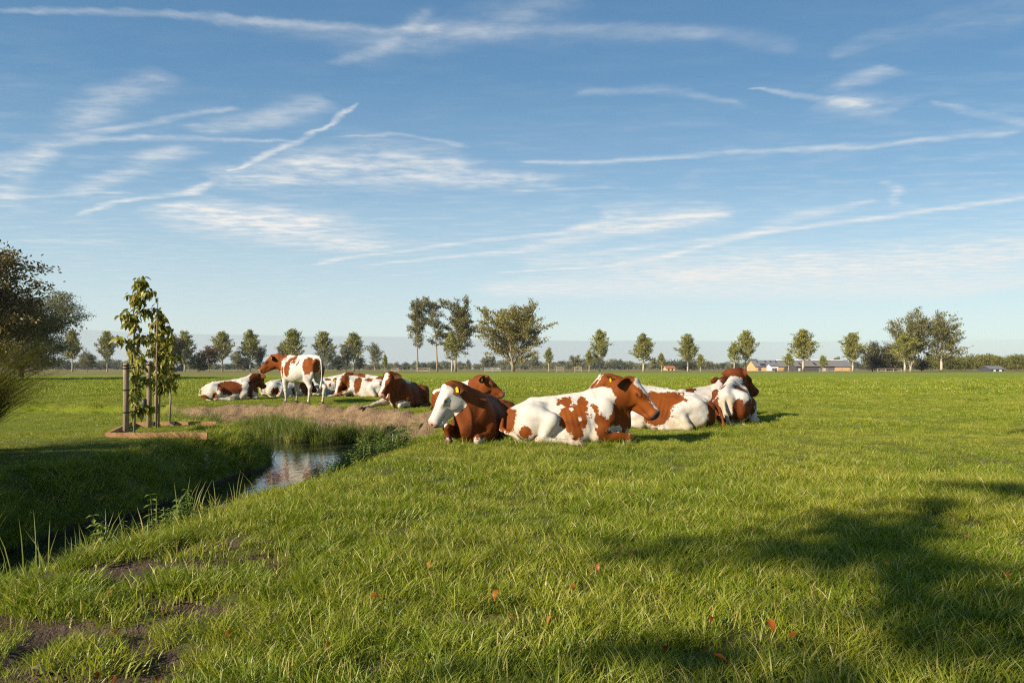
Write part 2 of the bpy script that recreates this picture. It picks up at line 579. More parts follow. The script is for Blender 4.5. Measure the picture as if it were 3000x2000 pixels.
def terrain(x, y):
    """height, bare-soil amount, ditch mask"""
    x = np.asarray(x, float); y = np.asarray(y, float)
    r = np.hypot(x, y)
    # local wobble of the ditch edges
    wx = x + .16 * vnoise(x * .9, y * .9, seed=3) + .07 * vnoise(x * 2.7, y * 2.7, seed=5)
    wy = y + .16 * vnoise(x * .9, y * .9, seed=4) + .07 * vnoise(x * 2.7, y * 2.7, seed=6)
    di, _ = dist_poly(wx, wy, INNER)
    do, arc = dist_poly(wx, wy, OUTER)
    ins = in_ditch(wx, wy)
    si = np.where(ins, di, -di); so = np.where(ins, do, -do)
    far = sstep(ARC_FAR - 1.2, ARC_FAR + 1.0, arc)
    far = far * sstep(34.0, 28.0, arc)
    # bank profiles as a function of the distance in from the edge
    zin = -np.interp(si, [-0.3, 0, .15, .6, .75, 1.4], [0, .03, .14, .52, .66, .85])
    znear = -np.interp(so, [-.35, 0, .2, .75, .95, 1.4], [0, .07, .24, .60, .72, .85])
    zf1 = -np.interp(so, [-.25, 0, .10, .34, .7, 1.15, 1.5, 2.0], [0, .02, .14, .34, .42, .56, .72, .85])
    zf2 = -np.interp(so, [-.25, 0, .10, .34, .9, 1.9, 2.9, 3.4], [0, .02, .14, .34, .38, .48, .62, .85])
    wd = sstep(20.0, 23.5, arc)
    zfar = zf1 * (1 - wd) + zf2 * wd
    zout = znear * (1 - far) + zfar * far
    z = np.where(ins, np.maximum(zin, zout), np.maximum(np.where(si > so, zin, -9), np.where(so >= si, zout, -9)))
    z = np.where(ins, z, np.where(np.minimum(di, do) < .35, np.where(do < di, zout, zin), 0.0))
    z = np.minimum(z, 0)
    # clods and trampling on the worn bank
    wear = far * sstep(-.6, -.05, so) * sstep(1.9, .9, so) * (do < 3.5)
    rough = fbm(x * 2.2, y * 2.2, seed=11, octs=4) * .09 + (np.abs(fbm(x * 3.2, y * 3.2, seed=12, octs=4)) - .3) * .09 + np.abs(fbm(x * 8, y * 8, seed=13, octs=2)) * .03
    z = z + wear * rough
    # gentle unevenness of the pasture
    near = np.exp(-(r / 45.0) ** 2)
    z = z + (.035 * vnoise(x * .35, y * .35, seed=21) + .022 * vnoise(x * 1.1, y * 1.1, seed=22) + .008 * vnoise(x * 4, y * 4, seed=23)) * near * sstep(.0, .6, np.minimum(di, do) + .1)
    lawn = sstep(0.0, .6, np.where(ins, 0, di)) * (x < -4) * (di < do)
    soil = wear * sstep(-.15, .25, fbm(x * 1.1, y * 1.1, seed=31, octs=4) * .6 + .46 + .55 * sstep(-.1, .3, so) * sstep(1.3, .5, so))
    # soil also under the near bank's water line and on the garden bank
    soil = np.maximum(soil, .85 * np.where(ins, sstep(-.46, -.58, z), 0))
    # poached bare ground at the foot of the near-left corner
    fg = .55 * fbm(x * 1.5 + 9, y * 2.2, seed=41, octs=3) + .75 * fbm(x * 4.2, y * 6.0, seed=44, octs=3)
    fgm = sstep(.0, .38, fg * 1.05 - .62 * np.hypot((x + 2.25) / 1.05, (y - 2.75) / 1.05) + .98) * (1 - ins) * sstep(-.95, -1.35, x)
    soil = np.maximum(soil, fgm)
    pud = sstep(1.0, .4, np.hypot((x + .08) / .42, (y - 2.86) / .12)) + sstep(1.0, .4, np.hypot((x + .48) / .16, (y - 2.36) / .13)) + sstep(1., .4, np.hypot((x + .95) / .22, (y - 4.9) / .2)) * .3
    soil = np.maximum(soil, np.clip(pud, 0, 1))
    z = z - .03 * np.clip(pud, 0, 1) - fgm * (.015 + .05 * np.abs(fbm(x * 8, y * 8, seed=43, octs=3)))
    return z, np.clip(soil, 0, 1), ins, si, so, far, lawn


def graded(lo, hi, step, reach, grow=1.16, fine=()):
    c = [lo]
    while c[-1] < hi: c.append(c[-1] + step)
    a = [c[0]]; s = step
    while a[-1] > -reach: s *= grow; a.append(a[-1] - s)
    b = [c[-1]]; s = step
    while b[-1] < reach: s *= grow; b.append(b[-1] + s)
    return np.array(a[:0:-1] + c + b[1:])


def build_ground():
    xs = graded(-12.5, 3.0, .065, 3500)
    ys = graded(1.2, 24.0, .065, 3500)
    X, Y = np.meshgrid(xs, ys, indexing='ij')
    z, soil, ins, si, so, far, lawn = terrain(X, Y)
    nx, ny = X.shape
    idx = np.arange(nx * ny).reshape(nx, ny)
    q = np.stack([idx[:-1, :-1], idx[1:, :-1], idx[1:, 1:], idx[:-1, 1:]], -1).reshape(-1, 4)
    n = NT("pasture")
    p = n.pos()
    patch = n.noise(p, 0.22, 4, 0.6)
    mid = n.noise(p, 1.3, 4, 0.6)
    fine = n.noise(p, 26.0, 4, 0.65)
    blades = n.noise(n.mapping(p, (60, 18, 30)), 1.0, 3, 0.6)
    g = n.mix(n.smooth(patch, .35, .68), (0.1469, 0.1857, 0.0086), (0.2182, 0.2297, 0.0186))
    g = n.mix(n.math('MULTIPLY', n.smooth(mid, .48, .72), .55), g, (0.1514, 0.1466, 0.0243))
    g = n.mix(n.math('MULTIPLY', n.smooth(fine, .42, .7), .6), g, (0.0445, 0.0645, 0.0064))
    sep = n.node('ShaderNodeSeparateXYZ'); n.t.links.new(p, sep.inputs[0])
    # thatch and moss between the tufts, where single tufts stand
    g = n.mix(n.smooth(sep.outputs[1], 13, 6, 0, .8), g, n.mix(n.smooth(fine, .35, .65), (0.060, 0.062, 0.014), (0.115, 0.100, 0.034)))
    # the far meadow is a more even, fresher green; its far edge is dry mown verge
    d = n.math('MULTIPLY_ADD', n.math('SUBTRACT', n.noise(n.mapping(p, (.010, .03, 1)), 1.0, 3), .5), 16.0, sep.outputs[1])
    g = n.mix(n.smooth(d, 30, 60, 0, .75), g, n.mix(n.smooth(n.noise(n.mapping(p, (.04, .25, 1)), 1.0, 4), .4, .65), (0.1825, 0.2541, 0.0114), (0.2538, 0.2883, 0.0214)))
    dry = n.mix(n.smooth(n.noise(n.mapping(p, (.05, .6, 1)), 1.0, 4, .6), .35, .65), (0.2400, 0.1880, 0.0600), (0.1520, 0.1480, 0.0360))
    left = n.smooth(sep.outputs[0], -10, -45, 0, 66)
    g = n.mix(n.smooth(n.math('ADD', d, left), 168, 182), g, dry)
    sn = n.noise(p, 9.0, 5, 0.65)
    s = n.mix(n.smooth(n.math('ADD', n.math('MULTIPLY', sn, .5), n.math('MULTIPLY', n.noise(p, 2.4, 4, .6), .5)), .38, .62), (0.3400, 0.2300, 0.1250), (0.1950, 0.1250, 0.0700))
    s = n.mix(n.smooth(n.noise(p, 40, 3, .6), .5, .75), s, (0.4200, 0.2950, 0.1700))
    wet = n.smooth(sep.outputs[2], -.34, -.56)
    s = n.mix(n.math('MULTIPLY', wet, .75), s, (0.0280, 0.0208, 0.0128))
    near_soil = n.smooth(sep.outputs[1], 5.0, 4.0)
    s = n.mix(near_soil, s, n.mix(n.smooth(sn, .3, .7), (0.0900, 0.0600, 0.0400), (0.1600, 0.1080, 0.0720)))
    sf = n.smooth(n.math('ADD', n.attr('soil'), n.math('MULTIPLY_ADD', fine, .5, -.25)), .35, .62)
    c = n.mix(sf, g, s)
    hgt = n.math('ADD', n.math('MULTIPLY', fine, 1.0), n.math('MULTIPLY', blades, .6))
    nm = n.bump(n.math('ADD', hgt, n.math('MULTIPLY', n.noise(p, 70, 4, .7), .5)), .9, n.math('MULTIPLY_ADD', sf, .05, .03))
    n.principled(c, .9, .15, nm)
    me = mesh_np("ground", np.stack([X.ravel(), Y.ravel(), z.ravel()], 1), q, n.m, True, dict(soil=soil.ravel()))
    tag(obj("ground", me), kind='structure')


build_ground()


def build_water():
    n = NT("ditch_water")
    p = n.pos()
    w = n.noise(n.mapping(p, (3.2, 1.3, 1)), 2.2, 3, 0.55)
    w2 = n.noise(n.mapping(p, (9, 3.5, 1)), 2.0, 2, 0.5)
    nm = n.bump(n.math('ADD', w, n.math('MULTIPLY', w2, .35)), .16, .03)
    duck = n.smooth(n.noise(p, 2.1, 4, .6), .60, .72)
    c = n.mix(n.math('MULTIPLY', duck, .3), (0.020, 0.022, 0.012), (0.075, 0.085, 0.03))
    n.principled(c, 0.045, 0.5, nm, IOR=1.33)
    m = MB()
    pts_i = INNER; pts_o = OUTER
    # strip following the ditch a little beyond both edges (hidden inside the banks)
    k = 40
    def resample(P):
        s = np.r_[0, np.cumsum(np.hypot(*np.diff(P, axis=0).T))]
        t = np.linspace(0, s[-1], k)
        return np.stack([np.interp(t, s, P[:, 0]), np.interp(t, s, P[:, 1])], 1)
    A, B = resample(pts_i), resample(pts_o)
    v = np.concatenate([np.c_[A, np.full(k, WATER_Z)], np.c_[B, np.full(k, WATER_Z)]])
    f = [[i, k + i, k + i + 1, i + 1] for i in range(k - 1)]
    m.add(v, f4=f)
    tag(obj("water", m.mesh("water", n.m, smooth=False)), kind='structure')


build_water()


def ground_z(x, y):
    return terrain(np.atleast_1d(float(x)), np.atleast_1d(float(y)))[0][0]


# ------------------------------------------------------------------ grass
def blade_strip(base, tip_dir, L, w, bend, nseg=3, side=None):
    """one grass blade: tapering strip that bends over"""
    up = np.array([0, 0, 1.0])
    d = np.array([tip_dir[0], tip_dir[1], 0.0])
    sd = np.array([-d[1], d[0], 0.0]) if side is None else side
    v = []
    for i in range(nseg):
        t = i / nseg
        ang = bend * t
        p = base + up * (L * t * math.cos(ang * .6)) + d * (L * t * math.sin(ang))
        ww = w * (1 - .55 * t) * .5
        v += [p - sd * ww, p + sd * ww]
    ang = bend
    v.append(base + up * (L * math.cos(ang * .6)) + d * (L * math.sin(ang)))
    f4 = [[2 * i, 2 * i + 1, 2 * i + 3, 2 * i + 2] for i in range(nseg - 1)]
    f3 = [[2 * nseg - 2, 2 * nseg - 1, 2 * nseg]]
    return np.array(v), f3, f4


def tuft_mesh(name, mat, rng, n, radius, Lr, wr, bend, lay=0.0, laydir=0.0, dead=0.13):
    m = MB(); tone = []
    for i in range(n):
        a = rng.uniform(0, 2 * math.pi); r = radius * math.sqrt(rng.uniform(0, 1))
        base = np.array([r * math.cos(a), r * math.sin(a), -.012])
        da = a + rng.normal(0, .9) if rng.uniform() > lay else laydir + rng.normal(0, .5)
        sa = rng.uniform(0, 2 * math.pi)
        L = rng.uniform(*Lr) * (1 - .35 * r / radius)
        v, f3, f4 = blade_strip(base, (math.cos(da), math.sin(da)), L, rng.uniform(*wr), rng.uniform(*bend), side=np.array([math.cos(sa), math.sin(sa), 0]))
        m.add(v, f3, f4)
        t = rng.uniform(0, .75) if rng.uniform() > dead else 1.0
        tone.append(np.full(len(v), t))
    return m.mesh(name, mat, True, dict(tone=np.concatenate(tone)))


def grass_material(name, lush, pale, dead, dark, trans=.42):
    n = NT(name)
    straw = tuple(.55 * a + .45 * b for a, b in zip(pale, dead))
    p = n.pos()
    t = n.attr('tone')
    big = n.noise(p, .45, 4, .6)
    mid = n.noise(p, 1.7, 3, .6)
    c = n.mix(n.smooth(big, .40, .62), lush, pale)
    c = n.mix(n.math('MULTIPLY', n.smooth(mid, .48, .64), .75), c, dark)
    r = n.rnd()
    c = n.mix(n.smooth(r, .55, 1.0, 0, .6), c, pale)
    c = n.mix(n.smooth(r, .42, .05, 0, .7), c, dark)
    c = n.mix(n.math('MULTIPLY', n.smooth(n.noise(p, .9, 5, .7), .54, .70), .55), c, straw)
    c = n.mix(n.smooth(t, .2, .8, 0, .35), c, pale)
    c = n.mix(n.smooth(t, .88, .98), c, dead)
    tc = n.mix(.5, c, n.mix(0.0, (0.24, 0.26, 0.008), (0.24, 0.26, 0.008)))
    n.leaf(c, trans, .025, .42, tc)
    return n.m


GRASS_LIB = []


def lib_object(name, me):
    """mesh kept out of the scene, only instanced by a grass layer"""
    return bpy.data.objects.new(name, me)


def scatter(name, pts, rot, scl, tilt, protos, label=None, kind='stuff', cat=None, hscale=None):
    """ONE object that carries instances of the tufts at the given points (geometry nodes)"""
    me = bpy.data.meshes.new(name)
    me.vertices.add(len(pts))
    me.vertices.foreach_set('co', np.asarray(pts, np.float32).ravel())
    a = me.attributes.new('rot', 'FLOAT_VECTOR', 'POINT'); a.data.foreach_set('vector', np.asarray(np.c_[tilt[:, 0], tilt[:, 1], rot], np.float32).ravel())
    hs = np.ones(len(pts)) if hscale is None else hscale
    a = me.attributes.new('scl', 'FLOAT_VECTOR', 'POINT'); a.data.foreach_set('vector', np.asarray(np.c_[scl, scl, scl * hs], np.float32).ravel())
    a = me.attributes.new('pick', 'INT', 'POINT'); a.data.foreach_set('value', RNG.integers(0, len(protos), len(pts)).astype(np.int32))
    o = bpy.data.objects.new(name, me); COL.objects.link(o)
    coll = bpy.data.collections.new(name + "_tufts")
    for q in protos: coll.objects.link(q)
    ng = bpy.data.node_groups.new(name + "_scatter", 'GeometryNodeTree')
    ng.interface.new_socket("Geometry", in_out='INPUT', socket_type='NodeSocketGeometry')
    ng.interface.new_socket("Geometry", in_out='OUTPUT', socket_type='NodeSocketGeometry')
    N, L = ng.nodes, ng.links
    gi, go = N.new('NodeGroupInput'), N.new('NodeGroupOutput')
    ci = N.new('GeometryNodeCollectionInfo'); ci.inputs['Collection'].default_value = coll
    ci.inputs['Separate Children'].default_value = True; ci.inputs['Reset Children'].default_value = True
    ip = N.new('GeometryNodeInstanceOnPoints'); ip.inputs['Pick Instance'].default_value = True

    def at_(nm, ty):
        q = N.new('GeometryNodeInputNamedAttribute'); q.data_type = ty; q.inputs['Name'].default_value = nm
        return q.outputs['Attribute']
    L.new(gi.outputs[0], ip.inputs['Points']); L.new(ci.outputs[0], ip.inputs['Instance'])
    L.new(at_('pick', 'INT'), ip.inputs['Instance Index'])
    e2r = N.new('FunctionNodeEulerToRotation'); L.new(at_('rot', 'FLOAT_VECTOR'), e2r.inputs[0]); L.new(e2r.outputs[0], ip.inputs['Rotation'])
    L.new(at_('scl', 'FLOAT_VECTOR'), ip.inputs['Scale'])
    L.new(ip.outputs[0], go.inputs[0])
    md = o.modifiers.new("scatter", 'NODES'); md.node_group = ng
    tag(o, label, cat, kind=kind)
    return o


def build_grass():
    rng = np.random.default_rng(5)
    gm = grass_material("grass_pasture", (0.1737, 0.2492, 0.0057), (0.3518, 0.3665, 0.0321), (0.5164, 0.4398, 0.1285), (0.1024, 0.1612, 0.0057))
    rm = grass_material("rush_green", (0.0757, 0.1417, 0.0071), (0.1602, 0.1906, 0.0250), (0.3562, 0.2931, 0.0928), (0.0445, 0.0929, 0.0071), .35)
    short = [lib_object("grass_tuft", tuft_mesh("grass_tuft", gm, rng, 46, .085, (.035, .088), (.0030, .0055), (.3, 1.3), lay=.35, laydir=.6)) for _ in range(5)]
    long_ = [lib_object("grass_tuft_long", tuft_mesh("grass_tuft_long", gm, rng, 44, .065, (.09, .19), (.0032, .0058), (.5, 1.5), lay=.5, laydir=.3)) for _ in range(4)]
    broad = [lib_object("grass_patch", tuft_mesh("grass_patch", gm, rng, 80, .20, (.05, .105), (.0055, .010), (.3, 1.2), lay=.3, laydir=.6)) for _ in range(4)]
    wide = [lib_object("grass_swath", tuft_mesh("grass_swath", gm, rng, 90, .50, (.06, .12), (.013, .024), (.3, 1.2), lay=.3, laydir=.6)) for _ in range(3)]
    rush = [lib_object("rush_tuft", tuft_mesh("rush_tuft", rm, rng, 46, .12, (.25, .55), (.005, .009), (.15, .8), dead=.12)) for _ in range(4)]

    def sample(d0, d1, dens, halfw=.95, extra=1.0):
        n = int(dens * ((d1 * d1 - d0 * d0) * halfw + 2 * extra * (d1 - d0)))
        y = np.sqrt(rng.uniform(d0 * d0, d1 * d1, n))
        x = rng.uniform(-1, 1, n) * (y * halfw + extra)
        return x, y

    def layer(name, protos, d0, d1, dens, sc, label, want, hs=None, halfw=.95):
        x, y = sample(d0, d1, dens, halfw)
        z, soil, ins, si, so, far, lawn = terrain(x, y)
        keep, mul = want(x, y, z, soil, ins, si, so, far, lawn)
        k = rng.uniform(0, 1, len(x)) < keep
        x, y, z, mul = x[k], y[k], z[k], mul[k]
        s = sc * mul * rng.uniform(.75, 1.25, len(x))
        return np.c_[x, y, z], s

    def emit(name, protos, parts, label):
        P = np.concatenate([a for a, b in parts]); S = np.concatenate([b for a, b in parts])
        n = len(P)
        scatter(name, P, rng.uniform(0, 2 * math.pi, n) * .999, S, rng.normal(0, .10, (n, 2)), protos, label)

    def tall(x, y):
        return fbm(x * .55 + 3, y * .55, seed=77, octs=3)

    def w_short(x, y, z, soil, ins, si, so, far, lawn):
        k = (1 - sstep(.30, .75, soil) * np.where(y < 5, .72, .93)) * np.where(z < WATER_Z + .04, 0, 1)
        k = k * np.where(ins, .8, 1)
        k = k * (1 - .62 * sstep(.0, .45, fbm(x * 3.1 + 5, y * 3.1, seed=83, octs=3)) * (1 - lawn) * sstep(11, 6, y))
        k = k * np.where((np.abs(so) < .25) & (y > 4.5) & (y < 11), .6, 1)
        m = np.where(lawn > .5, .62, 1.0) * np.where((soil > .5) & (y < 5), .7, 1) * (1 - .38 * sstep(6.5, 8.5, y) * sstep(34, 22, y)) * (1 + .30 * np.clip(tall(x, y), -1, 1) + .38 * np.clip(fbm(x * 2.3, y * 2.3, seed=79, octs=2), -1, 1))
        return k, m

    def w_long(x, y, z, soil, ins, si, so, far, lawn):
        t = sstep(.05, .55, tall(x, y) + .25 * (y < 4.2))
        edge = np.maximum(sstep(-.5, -.1, so) * sstep(.7, .3, so), sstep(-.25, .0, si) * sstep(.9, .5, si)) * (np.minimum(np.abs(so), np.abs(si)) < 1) * (1 - far * sstep(.3, .0, si))
        k = np.maximum(t * .8, edge) * (1 - sstep(.2, .5, soil)) * (1 - lawn * (1 - edge)) * np.where(z < WATER_Z + .04, 0, 1)
        k = k * np.where((y > 4.6) & (y < 13) & (edge > .1) & (np.abs(so) < .9), .15, 1)
        return k, np.where(edge > .4, 1.05, .85)

    emit("grass", short, [layer("", short, .9, 5.5, 330, 1.0, "", w_short), layer("", short, 5.5, 12, 170, 1.2, "", w_short)], "short green pasture grass around the cows")
    emit("long_grass", long_, [layer("", long_, .9, 6.5, 100, .95, "", w_long), layer("", long_, 6.5, 13, 45, 1.15, "", w_long)], "longer tufted grass on the ditch edges and in the pasture")
    def w_bank(x, y, z, soil, ins, si, so, far, lawn):
        k = sstep(-.20, .02, si) * sstep(1.1, .8, si) * (si < so) * (x > -9) * np.where(z < WATER_Z + .03, 0, 1)
        return k * .9, 1.0 + .5 * np.clip(fbm(x * 1.7, y * 1.7, seed=55, octs=2), -.6, 1)

    def w_rank(x, y, z, soil, ins, si, so, far, lawn):
        k = sstep(.62, .85, fbm(x * .8 + 20, y * .8, seed=58, octs=3)) * (1 - lawn) * (1 - ins) * (1 - sstep(.2, .5, soil))
        return k, 1.0 + 0 * x

    emit("bank_grass", long_, [layer("", long_, 2, 17, 62, 1.25, "", w_bank, halfw=1.0)], "rough long grass hanging down the shaded garden bank")
    emit("rank_grass", long_, [layer("", long_, 6, 30, 26, 1.0, "", w_rank)], "scattered rank darker tufts in the grazed pasture")
    emit("meadow_grass", broad, [layer("", broad, 12, 27, 42, 1.05, "", w_short)], "grass of the pasture around the far cows")
    emit("distant_grass", wide, [layer("", wide, 26, 75, 7, 1.0, "", w_short, halfw=.85)], "grass of the open meadow beyond the cows")

    arc_ = lambda a, b: dist_poly(a, b, OUTER)[1]
    # rushes at the water's edge below the worn bank, and on the shaded bank
    x = rng.uniform(-12, -1.2, 26000); y = rng.uniform(3, 22, 26000)
    z, soil, ins, si, so, far, lawn = terrain(x, y)
    wl = sstep(.11, .02, np.abs(z - (WATER_Z + .06)))
    k1 = 1.3 * wl * ins * (far > .5) * (arc_(x, y) > 20.5) * (so > si * 0 + .5) * sstep(-.35, .3, fbm(x * .8, y * .8, seed=91, octs=2) + .25)
    k2 = wl * ins * (si < so) * (y < 13) * .12
    k3 = wl * ins * (so < si) * (y < 12) * .18
    kk = rng.uniform(0, 1, len(x)) < np.clip(k1 * .75 + k2 + k3, 0, 1) * .55
    P = np.c_[x, y, z][kk]
    n = len(P)
    scatter("rushes", P, rng.uniform(0, 6.28, n), rng.uniform(.6, 1.15, n), rng.normal(0, .12, (n, 2)), rush, "green rushes standing along the water of the ditch")
    return gm, rm


GRASS_M, RUSH_M = build_grass()

# ------------------------------------------------------------------ trees and shrubs
def leaf_mat(name, a, b, c=None, trans=.3, gloss=.03, big=.35):
    """leaf colour from a to b, varying by clump and by leaf; c = third, autumnal tone"""
    n = NT(name)
    p = n.objco()
    k = n.noise(p, big, 3, .6)
    f = n.attr('tone')
    col = n.mix(n.smooth(n.math('ADD', n.math('MULTIPLY', k, .7), n.math('MULTIPLY', f, .3)), .35, .66), a, b)
    col = n.mix(n.math('MULTIPLY', n.rnd(), .25), col, b)
    if c is not None: col = n.mix(n.smooth(f, .72, .95, 0, .8), col, c)
    n.leaf(col, trans, gloss, .4)
    return n.m


def bark_mat(name, a, b, scale=6.0):
    n = NT(name)
    k = n.noise(n.mapping(n.objco(), (1, 1, .18)), scale, 5, .65)
    nm = n.bump(k, .6, .03)
    n.principled(n.mix(n.smooth(k, .3, .7), a, b), .85, .2, nm)
    return n.m


M_BARK = bark_mat("bark_grey", (0.20, 0.16, 0.11), (0.36, 0.30, 0.21))
M_BARK_PALE = bark_mat("bark_pale", (0.38, 0.31, 0.22), (0.55, 0.47, 0.34))
M_BARK_DARK = bark_mat("bark_dark", (0.07, 0.055, 0.04), (0.14, 0.11, 0.08))
M_POPLAR = leaf_mat("poplar_leaf", (0.150, 0.172, 0.024), (0.310, 0.290, 0.052), (0.38, 0.30, 0.06))
M_SILVER = leaf_mat("willow_leaf", (0.1105, 0.1190, 0.0595), (0.2465, 0.2338, 0.1275), None, .25)
M_OLD = leaf_mat("old_poplar_leaf", (0.0892, 0.1003, 0.0238), (0.2167, 0.1913, 0.0510), (0.2890, 0.2040, 0.0510))
M_YELLOW = leaf_mat("yellowing_leaf", (0.1318, 0.1232, 0.0170), (0.2805, 0.2295, 0.0340), (0.3400, 0.2550, 0.0425))
M_DARKLEAF = leaf_mat("dark_leaf", (0.0170, 0.0221, 0.0085), (0.0425, 0.0467, 0.0153), None, .2)
M_REDLEAF = leaf_mat("copper_leaf", (0.0595, 0.0340, 0.0170), (0.1275, 0.0723, 0.0298), (0.1700, 0.0850, 0.0340), .2)
M_FAR = leaf_mat("far_leaf_hazed", (0.125, 0.132, 0.075), (0.245, 0.235, 0.130), (0.28, 0.23, 0.11), .2, .0, .12)  # leaf colour lightened to carry the haze of distance
M_FARDARK = leaf_mat("far_leaf_dark_hazed", (0.062, 0.074, 0.046), (0.130, 0.138, 0.078), None, .2, .0, .12)  # dark leaves, also lightened with distance haze in the colour
M_WOOD = leaf_mat("woodland_leaf", (0.0850, 0.1003, 0.0221), (0.1997, 0.1913, 0.0467), (0.2550, 0.1955, 0.0510), .25, .0, .12)


def leaf_cloud(P, D, size, rng, aspect=.55, droop=0.0):
    """one small diamond leaf per point, roughly along direction D"""
    n = len(P)
    d = D + rng.normal(0, .55, (n, 3)); d[:, 2] -= droop
    d /= np.linalg.norm(d, axis=1, keepdims=True) + 1e-9
    r = rng.normal(0, 1, (n, 3))
    s = np.cross(d, r); s /= np.linalg.norm(s, axis=1, keepdims=True) + 1e-9
    L = size * rng.uniform(.6, 1.35, n)[:, None]
    w = L * aspect * .5
    nrm = np.cross(d, s)
    a = P - d * L * .5; b = P + s * w + nrm * L * .05; c = P + d * L * .5; e = P - s * w + nrm * L * .05
    V = np.stack([a, b, c, e], 1).reshape(-1, 3)
    Fq = np.arange(4 * n).reshape(n, 4)
    return V, Fq, np.repeat(rng.uniform(0, 1, n), 4)


def grow(rng, H, trunk_frac, W, nb, el, nleaf, leaf, kind='cone', r0=None, lean=(0, 0), spread=.35, droop=0.0, forks=1, aspect=.55, sub=3, top=1.0, gap=0.0, curve=.35, leafstart=.3):
    """wood tubes and leaf cloud of one tree, base at the origin"""
    wood = MB()
    r0 = r0 or H * .016
    LP, LD = [], []
    trunks = []
    for fk in range(forks):
        a = 2 * math.pi * fk / max(forks, 1) + rng.uniform(0, .8)
        sp = 0 if forks == 1 else W * .16
        pts, rad = [], []
        m = 9
        for i in range(m):
            t = i / (m - 1)
            off = sp * max(0, t - .12) ** .8
            pts.append((lean[0] * t * t + off * math.cos(a) * 1.5 + rng.normal(0, .006) * H * t, lean[1] * t * t + off * math.sin(a) * 1.5 + rng.normal(0, .006) * H * t, H * top * .96 * t * (1 if fk == 0 else rng.uniform(.9, .98))))
            rad.append(r0 * (1.25 if i == 0 else 1) * (1 - t) ** .8 + .008 * H * .06)
        trunks.append((np.array(pts), np.array(rad)))
        wood.tube(pts, np.array(rad) / (1 if forks == 1 else 1.25), 8)
    ga = 2.39996
    for b in range(nb):
        pts, rad = trunks[b % forks]
        q = (b + .5) / nb
        t = trunk_frac + (1 - trunk_frac) * q ** (.9 if kind == 'cone' else .85) * .97
        k = t * (len(pts) - 1); i = min(int(k), len(pts) - 2); f = k - i
        st = pts[i] * (1 - f) + pts[i + 1] * f
        rs = (rad[i] * (1 - f) + rad[i + 1] * f)
        s = (t - trunk_frac) / (1 - trunk_frac)
        if kind == 'cone': prof = min(1.0, .62 + s * 1.9) * (1 - s) ** .85 + .07
        elif kind == 'column': prof = .55 + .45 * math.sin(math.pi * min(1, s * .95 + .05))
        elif kind == 'round': prof = .35 + .65 * math.sin(math.pi * (s * .80 + .14))
        else: prof = .55 + .45 * math.sin(math.pi * (s * .75 + .2))
        az = b * ga + rng.normal(0, .35)
        e = math.radians(rng.uniform(*el)) + .35 * s
        Lb = W * .5 * prof * rng.uniform(.72, 1.18) / max(.35, math.cos(e))
        Lb = min(Lb, H * .5)
        m = 6; bp, br = [st], [rs * .55]
        d = np.array([math.cos(az) * math.cos(e), math.sin(az) * math.cos(e), math.sin(e)])
        for j in range(1, m):
            d = d + np.array([rng.normal(0, .10), rng.normal(0, .10), (curve - droop * 1.3 * j / m) * .25]); d /= np.linalg.norm(d)
            bp.append(bp[-1] + d * Lb / (m - 1)); br.append(max(rs * .55 * (1 - j / m), .004 * H * .25))
        bp = np.array(bp)
        wood.tube(bp, br, 5, cap=False)
        segs = [(bp, leafstart)]
        for c in range(sub):
            j = rng.integers(1, m - 1)
            dd = d + rng.normal(0, .75, 3); dd[2] += .25 - droop; dd /= np.linalg.norm(dd)
            Ls = Lb * rng.uniform(.25, .5)
            sp_ = np.array([bp[j], bp[j] + dd * Ls * .5, bp[j] + dd * Ls + np.array([0, 0, -droop * Ls * .35])])
            wood.tube(sp_, [br[j] * .6, br[j] * .4, br[j] * .2], 4, cap=False)
            segs.append((sp_, .15))
        if rng.uniform() < gap: continue
        for sp_, s0 in segs:
            LP.append(sp_); LD.append(s0)
    # leaves along the outer parts of every shoot
    w = np.array([np.linalg.norm(np.diff(p, axis=0), axis=1).sum() * (1 - s0) for p, s0 in zip(LP, LD)])
    cnt = np.maximum(1, (w / w.sum() * nleaf).astype(int))
    PP, DD = [], []
    for p, s0, c in zip(LP, LD, cnt):
        t = (s0 + (1 - s0) * rng.uniform(0, 1, c) ** .8) * (len(p) - 1)
        i = np.minimum(t.astype(int), len(p) - 2); f = (t - i)[:, None]
        q = p[i] * (1 - f) + p[i + 1] * f
        dr = p[i + 1] - p[i]; dr /= np.linalg.norm(dr, axis=1, keepdims=True) + 1e-9
        q = q + rng.normal(0, 1, (c, 3)) * spread * np.array([1, 1, .8])
        PP.append(q); DD.append(dr)
    PP = np.concatenate(PP)
    # bring the crown to the asked height and breadth
    fz = H / np.percentile(PP[:, 2], 99.8)
    c0 = PP[:, :2].mean(0)
    fx = (W * .5) / np.percentile(np.hypot(*(PP[:, :2] - c0).T), 95)
    S3 = np.array([fx, fx, fz])
    PP = PP * S3
    wood.v = [q * S3 for q in wood.v]
    V, Fq, tone = leaf_cloud(PP, np.concatenate(DD), leaf, rng, aspect, droop)
    return wood, V, Fq, tone


